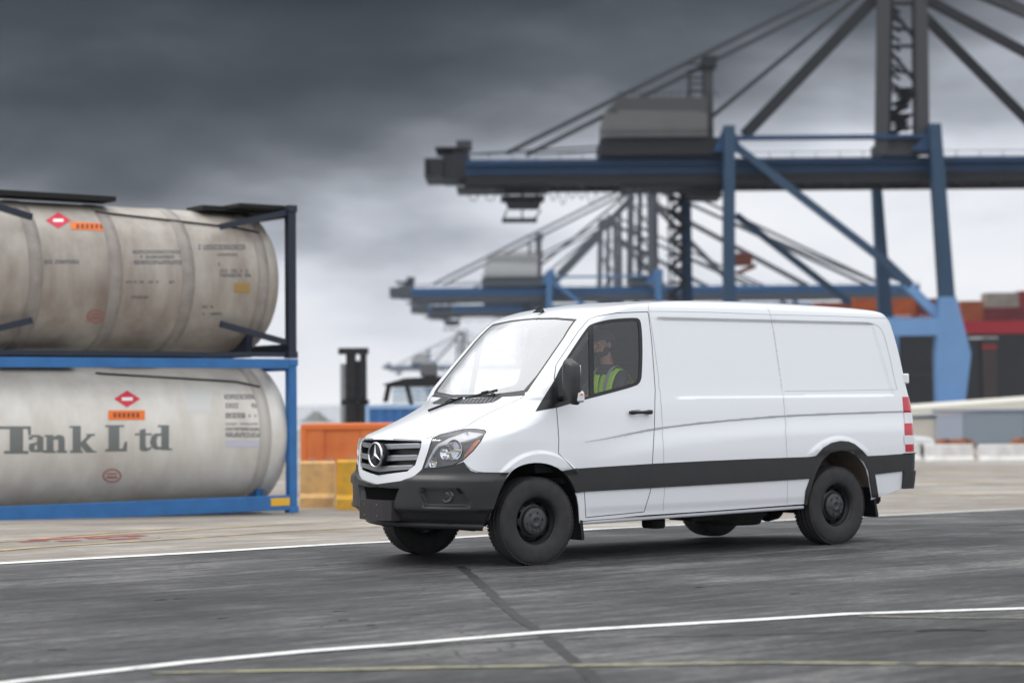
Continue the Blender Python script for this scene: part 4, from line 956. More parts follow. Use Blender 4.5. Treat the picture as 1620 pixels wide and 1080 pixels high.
# ================================================================== TANK CONTAINERS
TB = mat('frame_blue', (.030, .155, .40), .45, noise=(3, .5, (.02, .09, .24))); TD = mat('frame_navy', (.014, .020, .036), .5)
def tank_mat(name, c, c2, k):
    m = bpy.data.materials.new(name); m.use_nodes = True; t = m.node_tree; b = t.nodes['Principled BSDF']; b.inputs['Roughness'].default_value = .38
    tc = t.nodes.new('ShaderNodeTexCoord'); mp = t.nodes.new('ShaderNodeMapping'); mp.inputs['Scale'].default_value = (1, 1, .22); t.links.new(tc.outputs['Object'], mp.inputs[0])
    n = t.nodes.new('ShaderNodeTexNoise'); n.inputs['Scale'].default_value = 2.6; n.inputs['Detail'].default_value = 9; n.inputs['Roughness'].default_value = .65; t.links.new(mp.outputs[0], n.inputs['Vector'])
    n2 = t.nodes.new('ShaderNodeTexNoise'); n2.inputs['Scale'].default_value = .8; n2.inputs['Detail'].default_value = 5; t.links.new(tc.outputs['Object'], n2.inputs['Vector'])
    r = ramp(t, [(.40, c), (.74, c2)]); t.links.new(mth(t, 'MULTIPLY_ADD', n2.outputs[0], .5, mth(t, 'MULTIPLY', n.outputs[0], k)), r.inputs[0]); t.links.new(r.outputs[0], b.inputs['Base Color']); return m
TW = tank_mat('tank_cream', (.72, .70, .65), (.50, .455, .40), .56); TG = tank_mat('tank_dirty', (.43, .40, .35), (.21, .165, .135), .60)
TBAND = mat('band_dirty', (.32, .29, .26), .5, noise=(4, .6, (.20, .165, .15))); TBW = mat('band_cream', (.50, .47, .43), .45)
INKM = mat('stencil_ink', (.11, .115, .12), .7); INKB = mat('letter_grey', (.17, .18, .175), .7); REDP = mat('placard_red', (.62, .03, .06), .5); ORP = mat('plate_orange', (.80, .17, .02), .5); WHP = mat('placard_white', (.8, .8, .8), .5); FADE = mat('faded_label', (.55, .54, .62), .6); YEL = mat('plate_yellow', (.75, .42, .03), .5)
LT, HT, DT, RT_ = 6.06, 2.59, 2.44, 1.20
tc0 = W(471, 806, 33.5)
TZ = [gz(tc0[0], tc0[1])+.02]; TX0, TY0 = float(tc0[0]), float(tc0[1])     # right-hand, near, bottom corner
def tank(z0, upper, label):
    r = empty('tank_container', label, 'tank container', (TX0, TY0, z0))
    fm, tm, bm = (TD if upper else TB), (TG if upper else TW), (TBAND if upper else TBW)
    f = MB()
    # rails along the length (x from -LT to 0), posts and end frames
    for y in (0.0, DT-.10):
        if upper: f.box((-LT+.12, y+.06, .02), (-.12, y+.10, .10), 0)
        else: f.box((-LT+.12, y, .05), (-.12, y+.10, .30), 1, .008); f.box((-LT+.12, y, HT-.16), (-.12, y+.08, HT-.0), 1, .006)
    for x in (-LT, -.15):
        for y in (0, DT-.15):
            f.box((x, y, .12), (x+.15, y+.15, HT-.12), 0, .01)
            f.box((x-.01, y-.01, 0), (x+.17, y+.17, .12), 0, .01); f.box((x-.01, y-.01, HT-.12), (x+.17, y+.17, HT), 0, .01)
        f.box((x+.02, .15, .08), (x+.13, DT-.15, .24), 0); f.box((x+.02, .15, HT-.2), (x+.13, DT-.15, HT-.06), 0)
        s_ = 1 if x < -1 else -1; xe = x+(.13 if s_ > 0 else .02)
        for y in ((.06, DT-.14) if upper else ()):
            for zz in ((HT-.12, HT-.42), (.26, .56)):
                f.bar((xe, y+.02, zz[0]), (xe+s_*1.25, y+.06, zz[1]), .07, .10)
    fo = f.build('frame', [fm, TB], r)
    t = MB(); cy, cz = DT/2, .12+RT_; x0, x1 = -LT+.06, (-.14 if upper else .04)
    prof = [(0, x0), (.50, x0+.02), (.85, x0+.07), (1.04, x0+.15), (1.15, x0+.27), (RT_, x0+.45)]
    prof += [(RT_, x) for x in np.linspace(x0+.8, x1-.8, 9)]+[(RT_, x1-.40), (1.16, x1-.21), (1.05, x1-.11), (.85, x1-.05), (.50, x1-.015), (0, x1)]
    t.lathe(prof, (0, cy, cz), 'X', 96); to = t.build('tank_shell', tm, r)
    bands = (-.62, -2.02, -3.3, -4.65) if upper else (-.60,)
    for bx in bands:
        rr = RT_+.006 if upper else RT_+.004; w_ = .22 if bx != -.62 else .2
        k = MB().lathe([(RT_-.01, bx-w_/2), (rr+.004, bx-w_/2), (rr+.004, bx+w_/2), (RT_-.01, bx+w_/2)], (0, cy, cz), 'X', 96); k.build('cladding_band', bm, r)
    for x in (x0+.45, x1-.60): sd = MB(); sd.prism([(.45, .02), (DT-.45, .02), (DT-.40, .40), (cy+.4, .22), (cy-.4, .22), (.40, .40)], x, x+.12, 0, 'YZ'); sd.build('saddle', fm, r)
    wk = MB()
    if upper:
        wk.box((-5.05, .55, HT-.05), (-3.05, 1.1, HT+.03)); wk.build('walkway', DARK, r); wk = MB(); wk.box((-1.45, .6, HT-.10), (-.1, 1.2, HT-.02)); wk.box((-1.0, .15, HT-.06), (-.12, 2.2, HT+.0))
    else: wk.box((-5.0, .55, HT-.10), (-3.7, 1.1, HT-.03)); wk.build('walkway', DARK, r); wk = MB(); wk.box((-3.05, .7, HT-.10), (-2.25, 1.1, HT-.04))
    wk.build('walkway', DARK, r)
    # drain line round the shoulder of the shell
    pl = [(-3.4, .62), (-3.3, .60), (-.95, .66 if upper else .70), (-.55, .72)]
    pts_ = []
    for x, a in pl:
        ang = {.62: 1.02, .60: 1.00, .66: .80, .70: .82, .72: .72}[a]; pts_.append((x, cy-math.cos(ang)*(RT_+.02), cz+math.sin(ang)*(RT_+.02)))
    MB().tube(pts_, .018, 6).build('spill_line', BLACK, r)
    return r, fo, to, cy, cz
def on_tank(x, a, cy, cz, lift=.004): return (x, cy-math.cos(a)*(RT_+lift), cz+math.sin(a)*(RT_+lift))
def tank_px(px, py, z0, cy):
    """photograph pixel -> (x along the shell, angle up the shell)"""
    C2 = CAM-np.array([TX0, TY0, z0]); d = ray(px, py); cz = .12+RT_; oy, oz = C2[1]-cy, C2[2]-cz
    A = d[1]**2+d[2]**2; B = 2*(oy*d[1]+oz*d[2]); C_ = oy*oy+oz*oz-RT_**2; D = B*B-4*A*C_
    if D < 0: t_ = -B/2/A
    else: t_ = (-B-math.sqrt(D))/2/A
    p = C2+d*t_; return p[0], math.atan2(p[2]-cz, -(p[1]-cy))
def decal(mb, poly, z0, cy, cz, m=0, lift=.004):
    """outline in photograph pixels wrapped onto the shell"""
    P = [tank_px(*p, z0, cy) for p in pdens(poly, 6, True)]; A_ = np.array(P); lo, hi = A_.min(0), A_.max(0); gp = [(a, b) for a in np.arange(lo[0]+.05, hi[0], .1) for b in np.arange(lo[1]+.03, hi[1], .06)]
    if gp: gp = [q for q, ok in zip(gp, inside(P, np.array(gp))) if ok and np.hypot(*(A_-q).T).min() > .02]
    v2, _, f2, *_r = delaunay_2d_cdt([Vector(p) for p in P+gp], [(i, (i+1) % len(P)) for i in range(len(P))], [], 1, 1e-6)
    V_ = [on_tank(p.x, p.y, cy, cz, lift) for p in v2]; F = []
    for f in f2:
        f = list(f); a, b_, c = [Vector(V_[i]) for i in f[:3]]; F.append(f if (b_-a).cross(c-a).y < 0 else f[::-1])
    mb.add(V_, F, m)
up_, upf, upt, cy, cz = tank(TZ[0]+HT+.012, True, 'dirty grey tank container with a navy end frame, stacked on top')
lo_, lof, lot, _, _ = tank(TZ[0], False, 'cream tank container in a blue frame, standing on the ground under the dirty one')
def rect(x0, y0, x1, y1, sl=0.): return [(x0, y0), (x1, y0+sl*(x1-x0)), (x1, y1+sl*(x1-x0)), (x0, y1)]
zl = TZ[0]; zu = TZ[0]+HT+.012
# lettering "Tank Ltd" in heavy slab-serif strokes
L8 = lambda x, y: (x*.3086, 550+y*.3086)
def stroke(mb, *rs, z=zl, m=0):
    for r_ in rs: decal(mb, [L8(*p) for p in r_], z, cy, cz, m)
G_ = {}
def let(chars):
    b = MB()
    for r_ in chars: decal(b, [L8(*p) for p in r_], zl, cy, cz)
    return b
lt = MB()
T_strokes = [rect(-40, 402, 158, 416), rect(50, 402, 118, 532), rect(20, 528, 146, 542), [(-40, 402), (-22, 402), (-28, 450), (-40, 450)], [(140, 402), (158, 402), (158, 450), (146, 450)]]
a_strokes = [rect(160, 446, 205, 458), [(190, 446), (222, 456), (222, 530), (190, 536)], [(150, 492), (190, 482), (190, 494), (178, 500), (176, 520), (190, 522), (190, 534), (158, 534), (146, 516)], rect(214, 524, 240, 536), rect(146, 456, 166, 470)]
n_strokes = [rect(238, 446, 274, 534), rect(228, 446, 250, 456), rect(226, 526, 284, 538), [(274, 456), (300, 444), (326, 452), (332, 470), (332, 532), (298, 532), (298, 470), (274, 470)], rect(290, 526, 344, 538)]
k_strokes = [rect(372, 400, 414, 534), rect(356, 400, 380, 410), rect(358, 526, 424, 538), [(414, 484), (448, 450), (436, 442), (486, 440), (486, 450), (470, 452), (440, 482), (478, 526), (494, 528), (494, 536), (440, 536), (414, 502)]]
L_strokes = [rect(556, 398, 612, 526), rect(540, 396, 636, 406), [(540, 518), (628, 516), (640, 480), (652, 480), (650, 530), (540, 532)]]
t_strokes = [[(716, 420), (746, 414), (746, 520), (716, 522)], rect(690, 438, 778, 448), [(716, 506), (746, 504), (754, 514), (774, 506), (776, 518), (748, 530), (722, 528)]]
d_strokes = [rect(826, 396, 866, 522), rect(808, 396, 840, 406), rect(826, 514, 882, 524), [(826, 438), (796, 438), (776, 454), (768, 484), (778, 510), (798, 522), (826, 520), (826, 508), (806, 504), (802, 480), (806, 454), (826, 450)]]
for nm in (T_strokes, a_strokes, n_strokes, k_strokes, L_strokes, t_strokes, d_strokes):
    for q in nm: decal(lt, [L8(*p) for p in q], zl, cy, cz, 0, .004)
lt.build('lettering', INKB, lo_, fix=False)
def placard(px, py, z, s, parent, plate):
    b = MB(); decal(b, [(px, py-14*s), (px+22*s, py), (px, py+14*s), (px-22*s, py)], z, cy, cz, 0, .006); decal(b, [(px-9*s, py-2.5*s), (px+9*s, py-2.5*s), (px+9*s, py+3*s), (px-9*s, py+3*s)], z, cy, cz, 1, .0085); b.build('hazard_placard', [REDP, WHP], parent, fix=False)
    b = MB(); decal(b, plate, z, cy, cz, 0, .006); x0, y0 = plate[0]; x1, y1 = plate[2]
    for k in range(6):
        u = x0+(x1-x0)*(.14+.125*k); decal(b, rect(u, y0+(y1-y0)*.25, u+(x1-x0)*.08, y0+(y1-y0)*.75), z, cy, cz, 1, .0085)
    b.build('orange_plate', [ORP, mat('plate_ink', (.25, .06, .02), .7)], parent, fix=False)
placard(201, 631, zl, .95, lo_, rect(171, 649, 229, 664)); placard(92, 349, zu, .9, up_, rect(112, 351.5, 172, 363, .04))
def scribble(rows, z, parent, m, nm='stencil_text'):
    b = MB(); rnd = random.Random(3)
    for (x0, y0, x1, h, fill) in rows:
        x = x0
        while x < x1:
            w_ = rnd.choice((2.2, 3., 3.8)); kind = rnd.randrange(4)
            if rnd.random() < fill:
                t_ = h*.26
                if kind != 1: decal(b, rect(x, y0, x+w_, y0+t_), z, cy, cz)
                if kind != 2: decal(b, rect(x, y0+h-t_, x+w_, y0+h), z, cy, cz)
                decal(b, rect(x, y0, x+.9, y0+h), z, cy, cz)
                if kind != 3: decal(b, rect(x+w_-.9, y0, x+w_, y0+h), z, cy, cz)
            x += w_+1.2
    b.build(nm, m, parent, fix=False)
scribble([(355, 624, 408, 7, 1), (357, 638, 376, 7, 1), (398, 638, 412, 7, 1), (357, 653, 384, 8, 1), (384, 656, 412, 3, .7), (357, 669, 408, 3, .8), (357, 676, 408, 5, 1), (357, 684, 412, 7, .9)], zl, lo_, INKM)
b = MB(); decal(b, rect(357, 696, 428, 707), zl, cy, cz); b.build('paper_label', FADE, lo_, fix=False); b = MB(); decal(b, rect(296, 615, 333, 651), zl, cy, cz); b.build('paper_label', mat('label_white', (.62, .62, .60), .6), lo_, fix=False)
scribble([(210, 396, 286, 5, 1), (222, 404, 278, 5, .9), (212, 412, 288, 6, 1), (196, 444, 275, 4, .5), (208, 468, 236, 4, .6), (314, 387, 392, 8, .9), (345, 401, 374, 4, .8), (348, 426, 392, 5, .9), (348, 433, 396, 5, .9), (345, 416, 362, 4, .7), (70, 411, 122, 6, .9), (316, 483, 346, 4, .6), (316, 494, 348, 4, .6)], zu, up_, INKM)
for (px, py, z, par) in ((152, 500, zu, up_), (177, 752, zl, lo_)):
    b = MB()
    for k in range(24):
        a0, a1 = 2*math.pi*k/24, 2*math.pi*(k+1)/24; decal(b, [(px+15*math.cos(a0), py+11*math.sin(a0)), (px+15*math.cos(a1), py+11*math.sin(a1)), (px+12.5*math.cos(a1), py+8.8*math.sin(a1)), (px+12.5*math.cos(a0), py+8.8*math.sin(a0))], z, cy, cz)
    decal(b, rect(px-9, py-4, px+9, py-2), z, cy, cz); decal(b, rect(px-9, py+1, px+9, py+4), z, cy, cz); b.build('round_emblem', mat('faded_red', (.38, .13, .12), .6), par, fix=False)
b = MB(); decal(b, rect(370, 448, 395, 463), zu, cy, cz); b.build('yellow_label', mat('old_yellow', (.34, .22, .07), .6), up_, fix=False)
q = W(434, 790, 33.5)-np.array([TX0, TY0, TZ[0]]); MB().box((q[0]-.20, -.012, .13), (q[0]+.16, -.002, .26)).build('yellow_plate', YEL, lo_)
for x in (-LT+.1, -.1):
    pass
# ================================================================== LEFT MIDDLE GROUND
def steel_box(px0, px1, ytop, ybot, D, name, label, cat, m, m2, depth=2.4, ribs=6, group=None, lip=True):
    p0, p1 = W(px0, ybot, D), W(px1, ybot, D); g0 = gz(*p0[:2]); top = W(px0, ytop, D)[2]; w_ = np.linalg.norm((p1-p0)[:2]); h = top-g0
    r = empty(name, label, cat, (p0[0], p0[1], g0), -YAW, group)
    b = MB(); b.box((0, .04, .10), (w_, depth, h-.06))
    n = max(2, int(w_/(.28 if depth > 2.3 else .85)))
    for i in range(n): b.box((i*w_/n+.04, .0, .14), (i*w_/n+.04+w_/n*(.5 if depth > 2.3 else .35), .045, h-.10))
    b.build('side_panel', m, r); f = MB(); f.box((-.03, -.03, h-.12), (w_+.03, depth+.03, h), 0, .01); f.box((-.03, -.03, 0), (w_+.03, depth+.03, .12), 0, .01)
    for x in (-.03, w_-.09): f.box((x, -.035, .12), (x+.12, .05, h-.12), 0, .01)
    f.build('frame', m2, r); return r
OR1 = mat('orange_steel', (.68, .19, .05), .5, noise=(1.2, .8, (.50, .10, .03))); OR2 = mat('orange_rim', (.70, .17, .04), .5)
steel_box(478, 660, 671, 727, 44, 'steel_bin', 'open-topped orange steel bin behind the yellow blocks', 'bin', OR1, OR2, 2.2)
BL1 = mat('blue_steel', (.045, .17, .42), .45, noise=(2, .6, (.03, .10, .26))); BL2 = mat('blue_rim', (.28, .42, .62), .5)
steel_box(580, 800, 640.5, 728, 56, 'shipping_container', 'blue shipping container partly hidden by the van bonnet', 'container', BL1, BL2, 2.4)
def block(px0, px1, ytop, ybot, m, label):
    D = 1.0; g = gpt(px0, ybot); D = float((g-CAM)@FW); p0, p1 = W(px0, ybot, D), W(px1, ybot, D); h = W(px0, ytop, D)[2]-g[2]; w_ = float(np.linalg.norm((p1-p0)[:2]))
    r = empty('barrier_block', label, 'barrier block', (g[0], g[1], g[2]), -YAW, None)
    b = MB(); b.prism([(0, 0), (.62, 0), (.60, .18), (.50, .26), (.44, h-.04), (.40, h), (.22, h), (.18, h-.04), (.12, .26), (.02, .18)], 0, w_-.02, 0, 'YZ'); b.build('concrete_body', m, r)
    s_ = MB()
    for k in (.22, .72): s_.tube([(w_*k, .31, h-.02), (w_*k, .31, h+.05), (w_*k+.1, .31, h+.05), (w_*k+.1, .31, h-.02)], .012, 6)
    s_.build('lifting_loop', SATIN, r); return r
YB1 = mat('faded_yellow', (.74, .46, .19), .8, noise=(3, .9, (.45, .30, .16))); YB2 = mat('bright_yellow', (.74, .40, .035), .7, noise=(3, .8, (.40, .25, .05)))
block(474, 530, 730, 803, YB1, 'faded cream-yellow barrier block beside the blue frame foot'); block(532, 612, 728, 806, YB2, 'bright yellow barrier block just in front of the van grille')
# container handler with mast and cab
def handler():
    D = 70; g = gz(*W(560, 700, D)[:2]); o0 = W(560, 700, D); r = empty('reach_stacker', 'dark mast of a container handler rising behind the orange bin', 'forklift', (o0[0], o0[1], g), -YAW)
    k = D/FOC
    def X(px): return (px-560)*k
    def Zz(py): return W(560, py, D)[2]-g
    m = MB(); m.box((X(548), 0, 0), (X(563), .35, Zz(556))); m.box((X(570), 0, 0), (X(580), .35, Zz(552))); m.box((X(536), -.1, Zz(560)), (X(583), .45, Zz(550))); m.box((X(563), .1, .3), (X(570), .3, Zz(570)))
    m.box((X(540), .0, Zz(640)), (X(583), .5, Zz(632)))
    for q in range(7): m.box((X(548), -.04, Zz(575+q*18)), (X(580), .1, Zz(572+q*18)))
    m.build('mast', BLACK, r); MB().cyl((X(543), .1, .3), (X(543), .1, Zz(575)), .10, n=12).build('lift_cylinder', SATIN, r)
    MB().box((X(556), .4, Zz(650)), (X(577), 1.4, Zz(628)), 0, .05).build('carriage', BL2, r)
    c = MB()
    for a, b_ in (((606, 636), (612, 608)), ((648, 640), (640, 606)), ((690, 640), (690, 606))): c.bar((X(a[0]), .8, Zz(a[1])), (X(b_[0]), .8, Zz(b_[1])), .10); c.bar((X(a[0]), 2.2, Zz(a[1])), (X(b_[0]), 2.2, Zz(b_[1])), .10)
    c.box((X(603), .6, Zz(645)), (X(700), 2.4, Zz(640))); c.build('cab_frame', BLACK, r)
    f = MB(); f.add([(X(604), .5, Zz(608)), (X(604), 2.5, Zz(608)), (X(640), 2.5, Zz(598)), (X(640), .5, Zz(598)), (X(700), .5, Zz(596)), (X(700), 2.5, Zz(596)), (X(612), .5, Zz(612)), (X(612), 2.5, Zz(612)), (X(700), .5, Zz(612)), (X(700), 2.5, Zz(612))],
        [(0, 1, 2, 3), (3, 2, 5, 4), (0, 3, 4, 8, 6), (1, 7, 9, 5, 2), (0, 6, 7, 1), (6, 8, 9, 7), (4, 5, 9, 8)]); f.build('cab_roof', BLACK, r)
    MB().box((X(618), .9, Zz(638)), (X(686), 2.1, Zz(613))).build('cab_window', glass('cab_glass', (.75, .8, .84), 1., .1), r)
    bdy = MB(); bdy.box((X(575), .2, .9), (X(720), 2.8, Zz(648)), 0, .1); bdy.box((X(664), .6, Zz(596)), (X(690), 2.0, Zz(574)), 0, .05); bdy.build('chassis', mat('machine_grey', (.12, .12, .13), .6), r)
    for px in (585, 700):
        for y in (.1, 2.5):
            w_ = MB().lathe([(0, -.2), (.45, -.22), (.75, -.22), (.85, -.15), (.85, .15), (.75, .22), (.45, .22), (0, .2)], (X(px), y+.2, .85), 'Y', 28); w_.build('wheel', TYRE, r)
handler()
# ================================================================== RIGHT MIDDLE GROUND
KB = mat('barrier_white', (.68, .67, .65), .8, noise=(2, .8, (.50, .49, .47)))
def jersey(px0, px1, label):
    g = gpt(px0, 730.5); D = float((g-CAM)@FW); p1 = W(px1, 730.5, D); w_ = float(np.linalg.norm((p1-g)[:2])); h = float(W(px0, 703, D)[2]-g[2])
    r = empty('concrete_barrier', label, 'barrier', (g[0], g[1], g[2]), -YAW, 'white barriers along the far side of the yard')
    b = MB(); b.prism([(0, 0), (.62, 0), (.62, .07), (.44, .26), (.38, h-.03), (.35, h), (.27, h), (.24, h-.03), (.18, .26), (0, .07)], .03, w_-.12, 0, 'YZ'); b.build('barrier_body', KB, r)
    s_ = MB(); s_.box((w_-.14, .25, .2), (w_+.05, .31, .26)); s_.box((w_-.14, .25, h-.2), (w_+.05, .31, h-.14)); s_.build('link_pin', SATIN, r)
jersey(1375, 1462, 'white concrete barrier right behind the van rear bumper'); jersey(1464, 1546, 'white concrete barrier left of the dark gap, under the rusty planks'); jersey(1550, 1640, 'white concrete barrier at the right edge of the photo')
RUST = mat('rusty_brown', (.38, .15, .07), .8, noise=(3, .8, (.25, .10, .05)))
def planks(px0, px1, y0, y1, D, label):
    p = W(px0, y1, D); w_ = (px1-px0)*D/FOC; h = (y1-y0)*D/FOC; g = gz(*p[:2]); r = empty('plank_stack', label, 'plank stack', (p[0], p[1], g), -YAW)
    hh_ = float(p[2]-g); b = MB(); z = 0; i = 0
    while z < hh_+h-.02: b.box((.02*(i % 2), 0, z), (w_-.03*(i % 3), 1.2, z+.16)); z += .18; i += 1
    b.build('planks', RUST, r); s_ = MB()
    for x in (.2*w_, .8*w_): s_.box((x, -.02, 0), (x+.05, 1.22, z+.01))
    s_.build('strap', DARK, r)
planks(1489, 1541, 694.5, 703, 96, 'rusty brown plank stack seen over the middle barrier'); planks(1609, 1680, 694.5, 703, 96, 'rusty brown plank stack at the right edge over the barrier')
def warehouse():
    D = 118; p = W(1440, 733, D); g = gz(*p[:2]); r = empty('warehouse', 'low cream warehouse with pale blue wall panels behind the barriers', 'building', (p[0], p[1], g), -YAW); k = D/FOC
    def X(px): return (px-1440)*k
    def Zz(py): return (W(1440, py, D)[2]-g)
    b = MB(); b.box((X(1380), .3, 0), (X(1760), 14, Zz(662))); b.build('wall', mat('cream_wall', (.55, .52, .46), .8), r)
    rf = MB(); rf.add([(X(1376), 0, Zz(650)), (X(1764), 0, Zz(625)), (X(1764), 0, Zz(642)), (X(1376), 0, Zz(661)), (X(1376), 14.5, Zz(650)), (X(1764), 14.5, Zz(625)), (X(1764), 14.5, Zz(642)), (X(1376), 14.5, Zz(661))],
        [(0, 1, 2, 3), (4, 5, 6, 7), (0, 1, 5, 4), (3, 2, 6, 7), (0, 3, 7, 4), (1, 2, 6, 5)]); rf.build('roof', mat('cream_roof', (.62, .60, .53), .7), r)
    for (a, b_, c) in ((1483, 1525, (.44, .48, .56)), (1526, 1620, (.30, .35, .40)), (1622, 1700, (.36, .41, .50))):
        w_ = MB(); w_.box((X(a), .08, .2), (X(b_), .28, Zz(650)))
        for i in range(int((b_-a)/3)): w_.box((X(a+3*i), .03, .2), (X(a+3*i+1.4), .09, Zz(651)))
        w_.build('wall_panel', mat('panel_blue', c, .55), r)
    t_ = MB(); t_.box((X(1476), -.05, Zz(652)), (X(1765), .35, Zz(649))); t_.build('gutter', mat('gutter_blue', (.12, .14, .26), .6), r)
warehouse()
def small_car():
    D = 100; p = W(1432, 715, D); g = gz(*p[:2]); r = empty('parked_car', 'white car half hidden behind the rear of the van', 'car', (p[0], p[1], g), -YAW); k = D/FOC
    b = MB(); side = [(0, .30), (0, .80), (.25, .95), (.95, 1.0), (1.65, 1.46), (2.9, 1.50), (3.75, 1.05), (4.3, .98), (4.4, .6), (4.35, .30)]
    side = [(4.4-x, z) for x, z in side]; b.prism([(x-2.9, z) for x, z in side], .08, 1.72); o = b.build('car_body', WHITE, r)
    bv = o.modifiers.new('b', 'BEVEL'); bv.width = .07; bv.segments = 3; bv.limit_method = 'ANGLE'; bv.angle_limit = R(20)
    wn = MB(); wn.prism([(-2.0+x, z) for x, z in ((.0, 1.04), (.62, 1.40), (1.6, 1.42), (2.15, 1.04))], .055, 1.745); wn.build('window', mat('car_glass', (.03, .05, .055), .1), r)
    for x in (-2.05, .70):
        for y in (.06, 1.74): MB().lathe([(0, -.1), (.2, -.11), (.31, -.1), (.33, 0), (.31, .1), (.2, .11), (0, .1)], (x, y, .33), 'Y', 24).build('wheel', TYRE, r)
small_car()
# ================================================================== CRANES
CB = mat('crane_blue_backlit', (.006, .046, .125), .5, noise=(.25, .5, (.007, .026, .065))); CL = mat('crane_blue', (.018, .050, .10), .5, noise=(.3, .5, (.028, .07, .13))); CP = mat('portal_blue_lit', (.15, .29, .52), .5, noise=(.3, .5, (.11, .23, .44)))  # backlight put into the colours: dark upper blues, pale lit portal
CD = mat('crane_black', (.012, .014, .018), .7); CG = mat('crane_grey', (.045, .048, .053), .7); CGL = mat('house_grey', (.12, .12, .12), .7, noise=(.5, .6, (.09, .09, .088))); CGD = mat('house_dark', (.06, .06, .063), .7)
def build_crane():
    D0 = 200.; bx = W(1153, 690, D0); r = empty('quay_crane', 'nearest and largest blue quay crane, its girder spanning the upper right of the photo', 'crane', (bx[0], bx[1], -1.5), -YAW, 'blue quay cranes')
    def c(px, py, dy=0.):
        p = W(px, py, D0+dy)-np.array([bx[0], bx[1], -1.5]); return (p[0]*_cy-p[1]*_sy, p[0]*_sy+p[1]*_cy, p[2])
    def bx_(b, x0, x1, y0, y1, d0, d1, m=0, z=None):
        a = c(x0, y1, d0); e = c(x1, y0, d0); b.box((a[0], a[1], min(a[2], e[2])), (e[0], a[1]+(d1-d0), max(a[2], e[2])), m)
    zt = c(1153, 241)[2]; zm = c(1153, 265)[2]; zb = c(1153, 277)[2]; xl = c(735, 260)[0]; xr = c(2300, 260)[0]; y0 = c(1153, 260, 5)[1]
    g = MB()
    for dy in (0, 6.4): g.box((xl, y0+dy, zm), (xr, y0+dy+1.3, zt), 0)
    for x in np.arange(xl+1, xr, 3.2): g.box((x, y0-.04, zm), (x+.12, y0, zt), 0)
    g.build('girder', CB, r)
    g = MB()
    for dy in (-.3, 6.6): g.box((xl, y0+dy, zb-.3), (xr, y0+dy+1.2, zm-.12), 0); g.box((xl, y0+dy-.1, zm-.5), (xr, y0+dy+1.6, zm-.35), 0)
    for x in np.arange(xl, xr, 4.): g.box((x, y0, zb), (x+.4, y0+8, zm-.2), 0)
    g.build('trolley_rail', CD, r)
    h = MB()    # walkway handrail along the girder
    for x in np.arange(xl, xr, 2.4): h.box((x, y0-1.0, zt-.6), (x+.07, y0-.93, zt+.5), 0)
    h.box((xl, y0-1.0, zt+.45), (xr, y0-.93, zt+.52)); h.box((xl, y0-1., zt-.05), (xr, y0-.94, zt)); h.box((xl, y0-1.05, zt-.65), (xr, y0, zt-.55)); h.build('handrail', CB, r)
    e = MB(); bx_(e, 673, 700, 250, 279, 4.5, 13); bx_(e, 700, 740, 244, 282, 5, 12.5); bx_(e, 715, 742, 234, 246, 6, 11, 1)
    for y_ in (252, 258, 264, 270, 276): bx_(e, 671, 676, y_, y_+2, 4, 13)
    bx_(e, 688, 738, 232, 234.5, 5, 12); bx_(e, 722, 746, 222, 236, 7, 9, 1); e.build('end_machinery', [CD, CG], r)
    # legs: near frame (1153, 1478->1505), far frame (1085, 1390)
    def leg(b, top, bot, d, w0, w1, m=0):
        p, q = c(*top, d), c(*bot, d); vs = []
        for (P, w_) in ((p, w0), (q, w1)):
            for sx, sy in ((-1, -1), (1, -1), (1, 1), (-1, 1)): vs.append((P[0]+sx*w_/2, P[1]+sy*.8, P[2]))
        b.add(vs, [(0, 1, 2, 3), (4, 5, 6, 7), (0, 1, 5, 4), (1, 2, 6, 5), (2, 3, 7, 6), (3, 0, 4, 7)], m)
    for (t_, b_, d, w0, w1, m_) in (((1153, 200), (1153, 682), 3.2, 1.1, 1.2, CL), ((1084, 286), (1090, 680), 18, 1.1, 1.1, CB), ((1386, 286), (1404, 560), 18, .9, 1.6, CL)):
        g = MB(); leg(g, t_, b_, d, w0, w1); g.build('leg', m_, r)
    g = MB(); leg(g, (1477, 197), (1497, 470), 3.2, 1.2, 1.5, 0); leg(g, (1497, 470), (1506, 560), 3.2, 1.7, 3.6, 1); leg(g, (1506, 560), (1500, 684), 3.2, 3.6, 2.4, 1); g.build('leg', [CL, CP], r)
    g = MB(); leg(g, (1404, 500), (1404, 682), 18, 2.2, 2.2, 0); g.build('leg', CP, r)
    g = MB(); leg(g, (1090, 500), (1090, 682), 18.2, 1.3, 1.3, 0); g.build('leg', CP, r)
    b = MB(); bx_(b, 1150, 1492, 502, 533, 2.4, 3.9); bx_(b, 1092, 1404, 506, 530, 17.4, 18.9); bx_(b, 1150, 1505, 640, 668, 2.2, 4); b.build('portal_beam', CP, r)
    b = MB(); bx_(b, 1160, 1478, 212, 220.5, 3, 4.2); b.build('upper_tie', CB, r)
    b = MB(); b.add([c(1128, 240, 3), c(1145, 200, 3), c(1160, 200, 3), c(1172, 234, 3), c(1172, 240, 3), c(1128, 240, 8), c(1145, 200, 8), c(1160, 200, 8), c(1172, 234, 8), c(1172, 240, 8)], [(0, 1, 2, 3, 4), (5, 6, 7, 8, 9), (0, 1, 6, 5), (1, 2, 7, 6), (2, 3, 8, 7), (3, 4, 9, 8), (4, 0, 5, 9)])
